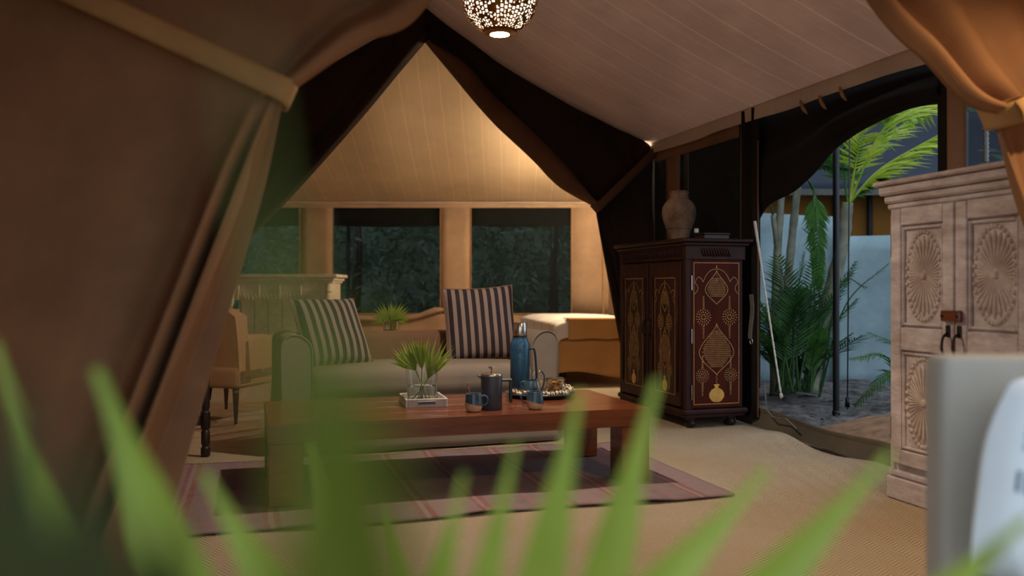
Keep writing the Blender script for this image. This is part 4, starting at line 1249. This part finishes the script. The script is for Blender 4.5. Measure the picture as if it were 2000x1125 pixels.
# ---- whitewashed carved cabinet on the right
wk = thing('whitewashed_cabinet', 'tall whitewashed cabinet with carved oval rosettes on its doors', 'cabinet', (1.725, 3.96, 0), math.atan2(-.963, .271))
WL, WD = .815, .36
MB().box((WL / 2, WD / 2, .66), (WL, WD, 1.28), .005).build('carcass', 'white_wood', wk)
MB().box((WL / 2, WD / 2 - .006, .05), (WL + .03, WD + .02, .10), .006).build('plinth', 'white_wood', wk)
MB().box((WL / 2, WD / 2 - .008, .118), (WL + .016, WD + .010, .03), .008).build('plinth_moulding', 'white_wood', wk)
for z, e, h_ in ((1.318, .02, .03), (1.350, .035, .036), (1.390, .06, .044), (1.420, .085, .020)):
    MB().box((WL / 2, WD / 2 - e / 3, z), (WL + e, WD + e, h_), .009).build('cornice_moulding', 'white_wood', wk)
for x in (.008, WL - .03):
    MB().box((x + .012, -.004, .70), (.024, .016, 1.16), .004).build('stile', 'white_wood', wk)
def rosette_part(cx, cz, a, b, parent, y0):
    m = MB(); n = 36
    for i in range(n):                                   # raised rays, evenly spread round the centre
        t = 2 * PI * i / n
        rad = 1 / math.hypot(math.cos(t) / a, math.sin(t) / b)
        q = V3((math.cos(t), 0, math.sin(t))); c0 = V3((cx, y0 - .001, cz))
        m.tube([c0 + q * rad * f for f in (.14, .45, .80, .91)], [.0016, rad * .030, rad * .052, rad * .02], 6)
    nb = 34
    for i in range(nb):                                  # scalloped rim
        t = 2 * PI * i / nb
        x, z = cx + math.cos(t) * a, cz + math.sin(t) * b
        m.lathe([(0, .011), (.006, .009), (.0105, .004), (.0115, -.001)], seg=8, caps=False)
        k = 8 * 4
        mt = Matrix.Translation((x, y0, z)) @ Matrix.Rotation(PI / 2, 4, 'X')
        m.v[-k:] = [mt @ p for p in m.v[-k:]]
    m.lathe([(0, .014), (.012, .012), (.017, .005), (.018, -.001)], seg=14, caps=False)
    mt = Matrix.Translation((cx, y0, cz)) @ Matrix.Rotation(PI / 2, 4, 'X'); m.v[-56:] = [mt @ p for p in m.v[-56:]]
    m.tube([(cx + math.cos(2 * PI * i / 48) * (a + .012), y0, cz + math.sin(2 * PI * i / 48) * (b + .012)) for i in range(49)], .003, 5)
    return m.build('carved_rosette', 'carved_white', parent, recalc=True)
for x0, x1 in ((.034, .408), (.414, .788)):
    w_ = x1 - x0; cx = (x0 + x1) / 2
    d = MB().box((cx, -.006, .735), (w_, .016, 1.13), .002).build('door', 'white_wood', wk)
    for x in (x0 + .032, x1 - .032): MB().box((x, -.022, .735), (.062, .020, 1.13), .004).build('door_stile', 'white_wood', d)
    for z, h_ in ((1.265, .075), (.725, .10), (.20, .065)): MB().box((cx, -.0215, z), (w_ - .126, .019, h_), .004).build('door_rail', 'white_wood', d)
    for zc_, hh in ((1.0015, .435), (.4535, .43)):
        for sx in (-1, 1): MB().box((cx + sx * (w_ / 2 - .071), -.020, zc_), (.012, .014, hh), .004).build('panel_bead', 'white_wood', d)
        for sz in (-1, 1): MB().box((cx, -.020, zc_ + sz * (hh / 2 - .007)), (w_ - .156, .014, .012), .004).build('panel_bead', 'white_wood', d)
        rosette_part(cx, zc_, .100, .190, d, -.0135)
    for z in (1.14, .32):
        hxx = x0 - .008 if x0 < .3 else x1 + .008
        MB().tube([(hxx, -.018, z - .05), (hxx, -.018, z + .05)], .005, 8).build('hinge', 'iron', d)
lt = MB().box((.408, -.042, .835), (.105, .022, .046), .005).build('latch_block', 'table_wood', wk)
for sx in (-1, 1):
    MB().tube([(.408 + sx * .040, -.05, .835), (.408 + sx * .040, -.057, .835)], .006, 8).build('rivet', 'iron', lt)
for q in (-1, 1):
    cx = .411 + q * .030
    MB().box((cx, -.034, .772), (.022, .008, .05), .002).build('handle_plate', 'iron', wk)
    pts = [catmull([(cx, -.036, .765), (cx + .0, -.060, .745), (cx + .0, -.066, .70), (cx, -.052, .665), (cx, -.040, .655)], i / 14) for i in range(15)]
    h_ = MB().tube(pts, .0055, 8)
    h_.build('pull_handle', 'iron', wk, smooth='all')
    MB().poly([(-.012, .0), (0, -.035), (.012, 0), (0, .02)], 0, .006, lambda x, y, z, cx=cx: (cx + x, -.034 - z, .645 + y)).build('handle_plate', 'iron', wk)

# ---- upholstered chair in the lower right corner with a cushion
ch = thing('upholstered_chair', 'pale linen upholstered chair with tall flat back in the lower right corner', 'chair', (1.12, 1.62, 0), math.radians(-3))
mb = MB().rbox((0, 0, .56), (.66, .09, .53), .022, 6, .004); mb.build('backrest', 'chair_linen', ch, smooth='all')
MB().rbox((0, -.31, .365), (.64, .56, .11), .03, 6, .01).build('seat', 'chair_linen', ch, smooth='all')
for sx in (-1, 1):
    for y in (0.0, -.54): MB().lathe([(.014, 0), (.024, .31), (0, .311)], (sx * .28, y, 0), 4).build('leg', 'leg_wood', ch)
pw = thing('white_cushion', 'white cushion with blue woven bands on the chair in the lower right corner', 'cushion', (1.00, 1.42, .40), 0)
pw.rotation_euler = (math.radians(-14), math.radians(17), math.radians(4))
PWW, PWH, PWT = .56, .37, .16
def pws(sg, off=0.0):
    def fn(a, b):
        x, z = 2 * a - 1, 2 * b - 1
        rx = 1 - .14 * max(0, z) ** 2 * abs(x)
        t = (PWT / 2 + off) * ((1 - abs(x) ** 3) * (1 - abs(z) ** 3)) ** .5
        return (x * PWW / 2 * rx, sg * t, PWH / 2 + z * PWH / 2 * (1 - .10 * abs(x) ** 3))
    return fn
MB().grid(pws(-1), 30, 30).grid(pws(1), 30, 30).build('cover', 'cushion_white', pw, smooth='all')
f_ = pws(-1, .0025)
for a0, a1, b0, b1 in ((.06, .10, .60, .93), (.115, .16, .60, .95), (.18, .24, .60, .96)):
    MB().grid(lambda a, b: f_(lerp(a0, a1, a), lerp(b0, b1, b)), 8, 10).build('woven_band', 'blue_band', pw, smooth='all', recalc=False)
for k in range(7):
    MB().grid(lambda a, b: f_(.055 + k * .020 + .010 * a, lerp(.40, .50, b)), 1, 4).build('woven_bar', 'blue_mark', pw, recalc=False)

# ================================================================== OUTSIDE
def ground(a, b):
    x, y = lerp(-12, 14, a), lerp(-4, 24, b)
    return (x, y, -.085 + .015 * mnoise.noise(Vector((x, y, 0))))
struct(MB().grid(ground, 60, 60).build('ground', 'soil', smooth='all'))
def bedf(a, b):
    u, v = lerp(9.5, 2.2, a), lerp(VW + .04, VW + 2.6, b)
    z = -.03 + .05 * mnoise.noise(Vector((u * 3, v * 3, 1))) + .02 * mnoise.noise(Vector((u * 11, v * 11, 1)))
    return T(u, v, z - .03 * (1 - sstep(0, .2, b)))
struct(MB().grid(bedf, 110, 60).build('ground_soil', 'soil', smooth='all'))
mp = onZ(1690, 850, 0.0)
def sandf(a, b):
    an = 2 * PI * a; r_ = 1.05 * b
    x, y = mp.x + .25 + r_ * math.cos(an) * .8, mp.y - .25 + r_ * math.sin(an)
    return (x, y, -.10 + .27 * (1 - b ** 1.5) + .012 * mnoise.noise(Vector((x * 9, y * 9, 0))))
sand = MB().grid(sandf, 40, 20, True).build('sand_mound', 'sand', smooth='all')
tag(sand, 'low mound of brown sand just outside the doorway', 'sand')
lit = MB()
r2 = random.Random(8)
for k in range(900):
    u, v = r2.uniform(4.0, 7.4), VW + .12 + r2.random() ** 1.4 * 2.2
    p = T(u, v, -.0 + r2.uniform(-.01, .05)); a = r2.uniform(0, 6.28); L = r2.uniform(.015, .07)
    d = Vector((math.cos(a), math.sin(a), r2.uniform(-.3, .4))) * L; s_ = Vector((-math.sin(a), math.cos(a), r2.uniform(-.4, .4))) * L * .25
    lit.add([p, p + d * .5 + s_, p + d, p + d * .5 - s_], [(0, 1, 2, 3)])
o = lit.build('leaf_litter', 'litter', recalc=False); o['kind'] = 'stuff'
tag(o, 'dry leaf litter and mulch scattered around the palms outside', 'leaf litter')

# tent pole, guy line
p_ = onZ(1633, 812, -.02)
tp = thing('tent_pole', 'thin black tent pole standing outside in the doorway', 'pole', p_)
MB().tube([(0, 0, 0), (.0, 0, 2.35)], .024, 14).build('pole', 'pole', tp, smooth=True)
MB().lathe([(.026, .0), (.030, .01), (.030, .03), (.026, .04)], seg=14).build('foot', 'pole', tp, smooth=True)
p_ = onZ(1655, 800, -.02)
gl = MB().tube([p_, onY(1660, 190, p_.y - .1)], .005, 6)
gl.tube([p_ + Vector((0, 0, .02)), p_ + Vector((0, 0, .10))], [.022, .014], 8)
tag(gl.build('guy_line', 'pole', smooth='all'), 'thin dark guy line running up just right of the black pole', 'rope')

# pale blue tarpaulin fence and the neighbouring tent
tpn = thing('tarpaulin_fence', 'pale blue tarpaulin screen behind the palms', 'fence', (3.2, 9.3, 0))
def tarpf(x0, x1, zt0, zt1, y0):
    def fn(a, b):
        x = lerp(x0, x1, a); w = .05 * math.sin(x * 4.2) + .02 * mnoise.noise(Vector((x * 5, b * 4, 0)))
        return (x - 3.2, y0 - 9.3 + w * (.4 + .6 * b), lerp(-.1, lerp(zt0, zt1, a), b))
    return fn
MB().grid(tarpf(1.9, 3.50, 1.78, 1.72, 9.35), 40, 10).build('sheet', 'tarp', tpn, smooth='all', solid=.006)
MB().grid(tarpf(3.45, 6.6, 1.50, 1.53, 9.22), 60, 10).build('sheet', 'tarp', tpn, smooth='all', solid=.006)
for x in (2.0, 3.47, 5.0, 6.5): MB().tube([(x - 3.2, .14, -.1), (x - 3.2, .14, 1.6)], .02, 8).build('post', 'pole', tpn, smooth=True)
nt_ = thing('neighbouring_tent', 'neighbouring tent with ochre canvas wall under a slate-blue fly roof', 'tent', (4.2, 11.0, 0))
MB().grid(lambda a, b: (lerp(-1.4, 3.0, a), -.6 + .01 * math.sin(a * 40), lerp(0, 2.1, b)), 40, 6).build('canvas_wall', 'neigh', nt_, smooth='all', solid=.01)
for x in (-.35, .05, .9): MB().box((x, -.66, 1.0), (.06, .05, 2.1), .01).build('door_post', 'pole', nt_)
MB().grid(lambda a, b: (lerp(-1.45, 3.6, a), lerp(-1.35, 1.6, b), lerp(2.05, 3.5, b) - .12 * math.sin(b * PI)), 20, 10).build('fly_roof', 'neigh_roof', nt_, smooth='all', solid=.01)
MB().grid(lambda a, b: (lerp(-1.45, 3.6, a), -1.35, lerp(2.05, 1.98, b)), 20, 2).build('fly_edge', 'strap', nt_, solid=.01)

# feather palms
def frond(parent, pts, nleaf, L, w, mat, droop=.35, seed=0, start=.22, name='frond', vdir=None):
    r_ = random.Random(seed)
    m = MB(); pts = [Vector(p) for p in pts]
    N = 24
    cl = [catmull(pts, i / N) for i in range(N + 1)]
    m.tube(cl, [lerp(.011, .003, i / N) for i in range(N + 1)], 5)
    for i in range(nleaf):
        t = start + (1 - start) * i / (nleaf - 1)
        p = catmull(pts, t); tg = (catmull(pts, min(1, t + .02)) - catmull(pts, t - .02)).normalized()
        up = Vector((0, 0, 1)); sd = tg.cross(up)
        if sd.length < .15: sd = vdir or Vector((1, 0, 0))
        sd.normalize(); nr = sd.cross(tg)
        ln = L * (math.sin(PI * (.18 + .78 * (t - start) / (1 - start))) ** .7) * r_.uniform(.85, 1.08)
        for q in (-1, 1):
            d = (tg * .75 + sd * q * .85 + nr * .12 + Vector((0, 0, -droop * r_.uniform(.5, 1.2)))).normalized()
            m.add(*blade(p, p + d * ln, w * r_.uniform(.8, 1.15), nr, curl=-r_.uniform(.0, .25), n=5, fold=.12))
    return m.build(name, mat, parent, recalc=False)
def cane(parent, pts, r0, r1):
    N = 30; cl = [catmull(pts, i / N) for i in range(N + 1)]
    m = MB().tube(cl, [lerp(r0, r1, i / N) * (1.12 if i % 4 == 0 else 1) for i in range(N + 1)], 10)
    return m.build('cane', 'stalk', parent, smooth='all')
pc1 = onZ(1555, 772, -.02); pc1.z = -.03
pa = thing('areca_palm', 'clump of slender palms with ringed canes outside the doorway, left of the pole', 'palm', pc1)
def rel(px, py, Y): return onY(px, py, Y) - pc1
Yp = pc1.y
for k, (xa, xb, yb, r_) in enumerate(((1512, 1528, 350, .040), (1528, 1560, 340, .042), (1548, 1510, 420, .03))):
    cane(pa, [rel(xa, 770, Yp), rel(lerp(xa, xb, .45) - 4, 560, Yp + .02), rel(xb, yb, Yp)], r_, r_ * .75)
cane(pa, [rel(1580, 768, Yp - .1), rel(1612, 610, Yp - .1), rel(1645, 480, Yp - .15), rel(1656, 395, Yp - .2)], .075, .045)
sd_ = 10
specs = [  # crown fronds: pixels of base, middle, tip and depth
 ((1656, 400), (1690, 250), (1745, 205), Yp - .3, 'palm_bright', .42), ((1656, 400), (1720, 330), (1835, 262), Yp - .8, 'palm_bright', .38),
 ((1656, 400), (1735, 240), (1850, 190), Yp - .5, 'palm_bright', .45), ((1656, 400), (1640, 290), (1600, 200), Yp + .1, 'palm', .4),
 ((1656, 400), (1695, 360), (1725, 345), Yp - .5, 'palm', .20), ((1656, 405), (1690, 300), (1790, 225), Yp + .3, 'palm_bright', .4),
 ((1530, 350), (1590, 322), (1660, 330), Yp, 'palm', .10), ((1560, 340), (1590, 380), (1600, 560), Yp - .2, 'palm', .20),
 ((1510, 420), (1480, 330), (1440, 380), Yp + .1, 'palm_dark', .35), ((1560, 340), (1600, 260), (1640, 240), Yp + .3, 'palm', .30)]
for k, (b0, m0, t0, Y_, mt_, L_) in enumerate(specs):
    frond(pa, [rel(*b0, Y_ if k else Yp - .2), rel(*m0, Y_ - .05), rel(*t0, Y_ - .1)], 42, L_, .032, mt_, .55, 20 + k, vdir=V3((.8, -.6, 0)))
r3 = random.Random(17)
for k in range(30):                                   # dense young fronds around the foot
    xb = r3.uniform(1515, 1585); a = r3.uniform(-1, 1)
    xt = xb + a * 105; yt = r3.uniform(470, 640) + abs(a) * 50
    Y0 = Yp - r3.uniform(.1, .5)
    frond(pa, [rel(xb, 765, Y0), rel(xb + a * 30, lerp(765, yt, .55), Y0 - .03), rel(xt, yt, Y0 - r3.uniform(.0, .35))], 26, r3.uniform(.16, .27), .016, r3.choice(['palm_dark', 'palm', 'palm_dark']), .15, 60 + k, start=.3, name='young_frond')
# low fronds on the right, by the tarpaulin
pc2 = onZ(1765, 800, -.02); pc2.z = -.03
pq = thing('young_palm', 'small arching palm by the tarpaulin, beside the pale cabinet', 'palm', pc2)
for k, (m0, t0, Y_) in enumerate((((1745, 725), (1672, 790), pc2.y - .1), ((1735, 700), (1662, 700), pc2.y), ((1770, 690), (1700, 650), pc2.y + .1), ((1790, 700), (1830, 660), pc2.y), ((1775, 700), (1760, 600), pc2.y + .2))):
    frond(pq, [V3((0, 0, 0)), onY(*m0, Y_) - pc2, onY(*t0, Y_ - .05) - pc2], 24, .17, .016, 'palm', .3, 120 + k)
# leggy stems in front of the tarpaulin
pc3 = onZ(1600, 775, -.02); pc3.z = -.03
pl_ = thing('leaning_palm', 'thin-stemmed palm leaning right in front of the tarpaulin', 'palm', pc3)
for k, (m0, t0) in enumerate((((1650, 600), (1735, 515)), ((1640, 560), (1690, 560)), ((1590, 560), (1575, 420)), ((1600, 540), (1592, 400)))):
    frond(pl_, [V3((0, 0, 0)), onY(*m0, pc3.y - .1) - pc3, onY(*t0, pc3.y - .15) - pc3], 7 if k < 2 else 3, .14, .014, 'palm_dark', .1, 140 + k, start=.72, name='stem')

# dark trees behind the tents
def tree(label, x, y, h, rx, seed, n=900, sz=.16, zlow=.0):
    r_ = random.Random(seed)
    t = thing('garden_tree', label, 'tree', (x, y, -.08), 0, 'dark trees behind the tent')
    MB().tube([(0, 0, 0), (.06, .04, h * .5), (-.03, 0, h * .85)], [.09, .07, .03], 8).build('trunk', 'black_wood', t, smooth='all')
    m = MB()
    for k in range(n):
        a = r_.uniform(0, 6.28); q = r_.random() ** .5; z = r_.uniform(zlow, h)
        prof = .55 + .45 * math.sin(PI * z / h)
        p = V3((rx * q * prof * math.cos(a), rx * .6 * q * prof * math.sin(a), z))
        d = V3((r_.uniform(-1, 1), r_.uniform(-1, 1), r_.uniform(-1, .5))).normalized() * sz * r_.uniform(.6, 1.4)
        m.add(*blade(p, p + d, sz * .35, V3((r_.uniform(-1, 1), r_.uniform(-1, 1), 1)), curl=-.1, n=3, fold=.15))
    m.build('foliage', 'tree', t, recalc=False)
for k, (x, y, h, rx, w_) in enumerate(((-4.6, 13.6, 3.2, 1.3, 'leftmost dark tree seen through the left screened window'), (-2.4, 13.2, 3.4, 1.2, 'dark leafy tree behind the left part of the middle window screen'), (-.9, 13.5, 3.0, 1.1, 'dark leafy tree behind the right part of the middle window screen'),
        (.6, 13.3, 3.2, 1.2, 'dark leafy tree seen through the right-hand back window screen'), (2.6, 14.2, 4.2, 1.4, 'dark tree beyond the palms, left of the neighbouring tent'), (5.4, 15.0, 5.0, 1.8, 'tall dark tree behind the slate-blue fly roof'), (8.4, 14.5, 5.0, 2.0, 'tall dark tree far right beyond the neighbouring tent'), (5.6, 8.0, 3.6, 1.2, 'dark tree outside the small window above the pale cabinet'))):
    tree(w_, x, y, h, rx, 200 + k, 1300 if k < 4 else 1500, .15 if k < 4 else .2)
def hedge(label, x0, x1, y, h, seed, n):
    r_ = random.Random(seed)
    t = thing('hedge', label, 'hedge', ((x0 + x1) / 2, y, -.08)); w = (x1 - x0) / 2
    def fn(a, b):
        x = lerp(-w, w, a); z = b * h
        return (x, .8 * (b ** 4) - .35 * mnoise.noise(V3((x * .9, z * .9, seed))) - .18 * mnoise.noise(V3((x * 2.6, z * 2.6, seed))), z)
    MB().grid(fn, 70, 40).build('inner_growth', 'tree', t, smooth='all')
    m = MB()
    for k in range(n):
        p = V3(fn(r_.random(), r_.random())) + V3((0, -r_.uniform(0, .25), 0))
        d = V3((r_.uniform(-1, 1), r_.uniform(-1, .1), r_.uniform(-1, .5))).normalized() * r_.uniform(.10, .24)
        m.add(*blade(p, p + d, .055, V3((r_.uniform(-1, 1), -1, .6)), curl=-.1, n=3, fold=.15))
    m.build('leaves', 'tree', t, recalc=False, kind='stuff')
hedge('dense dark hedge closing the view behind the back windows', -9, 3.5, 15.2, 4.6, 3, 5000)
hedge('dense dark hedge behind the neighbouring tent', 3.2, 15, 17.5, 6.0, 5, 3000)
# slanting outer poles seen through the back window screens
for lab, a, b in (('dark upright pole outside the middle back window', (681, 440), (678, 640)), ('dark leaning pole outside the right back window', (1092, 430), (1070, 620))):
    m = MB().tube([onY(a[0], a[1] - 60, 11.9), onY(b[0], 720, 11.9)], .03, 8)
    tag(m.build('outer_pole', 'pole', smooth=True), lab, 'pole')
# pale knotted rope outside the small window above the whitewashed cabinet
m = MB(); q0, q1 = onV(1925, 250, VW + .15), onV(1925, 318, VW + .15)
m.tube([q0.lerp(q1, i / 16) + V3((0, 0, 0)) for i in range(17)], [.012 + .004 * (i % 2) for i in range(17)], 8)
tag(m.build('knotted_rope', 'rope', smooth='all'), 'pale knotted rope outside the small window above the whitewashed cabinet', 'rope')

# ================================================================== FOREGROUND FAN PALM
fpz = V3((-.06, .70, 0))
fg = thing('fan_palm', 'out-of-focus green fan palm close to the camera along the bottom', 'plant', fpz)
MB().lathe([(.0, 0), (.11, 0), (.15, .22), (.16, .24), (.14, .24), (.13, .21), (0, .20)], seg=32, caps=False).build('pot', 'pot', fg, smooth=True)
MB().lathe([(0, .212), (.132, .212)], seg=24, caps=False).build('potting_soil', 'soil', fg)
def fgblade(tipx, tipy, botx, Y, wpx, mat='fan', curl=0.0, ylow=1480):
    k = (botx - tipx) / (1125 - tipy)
    base = onY(botx + k * (ylow - 1125), ylow, Y + .02) - fpz; tip = onY(tipx, tipy, Y) - fpz
    MB().add(*blade(base, tip, wpx * Y / FPX, V3((0, -1, .15)), curl=curl, n=16, fold=.10, wtop=.16)).build('leaf_blade', mat, fg, recalc=False)
    return base
bases = []
for tx, ty, bx_, Y, w in ((-12, 670, 128, .64, 100), (188, 720, 350, .66, 135), (398, 920, 510, .68, 100), (590, 870, 650, .62, 110), (762, 985, 795, .68, 60), (906, 925, 862, .70, 66), (1008, 862, 950, .71, 68),
                       (1132, 765, 1058, .70, 96), (1284, 742, 1182, .70, 96), (1500, 915, 1312, .68, 110), (1740, 885, 1520, .66, 110), (2010, 1010, 1880, .62, 110)):
    bases.append(fgblade(tx, ty, bx_, Y, w))
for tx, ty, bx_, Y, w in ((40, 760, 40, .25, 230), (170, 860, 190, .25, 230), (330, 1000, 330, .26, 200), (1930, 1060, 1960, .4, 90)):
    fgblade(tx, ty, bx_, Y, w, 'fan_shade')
MB().tube(bases, .006, 8).build('rachis', 'fan', fg, smooth='all')
mid = bases[5]
MB().tube([(0, 0, .2), (.005, .01, .35), mid], [.008, .007, .006], 8).build('stalk', 'fan', fg, smooth='all')
b2 = [fgblade(tx, ty, bx_, Y, w, 'fan_olive_shade', ylow=1600) for tx, ty, bx_, Y, w in ((470, 60, 620, .16, 70), (560, 430, 650, .16, 100), (700, 620, 700, .165, 260), (620, 700, 640, .16, 260))]
MB().tube([(0, 0, .2), (-.02, -.25, .42), b2[1]], [.007, .005, .003], 8).build('stalk', 'fan', fg, smooth='all')
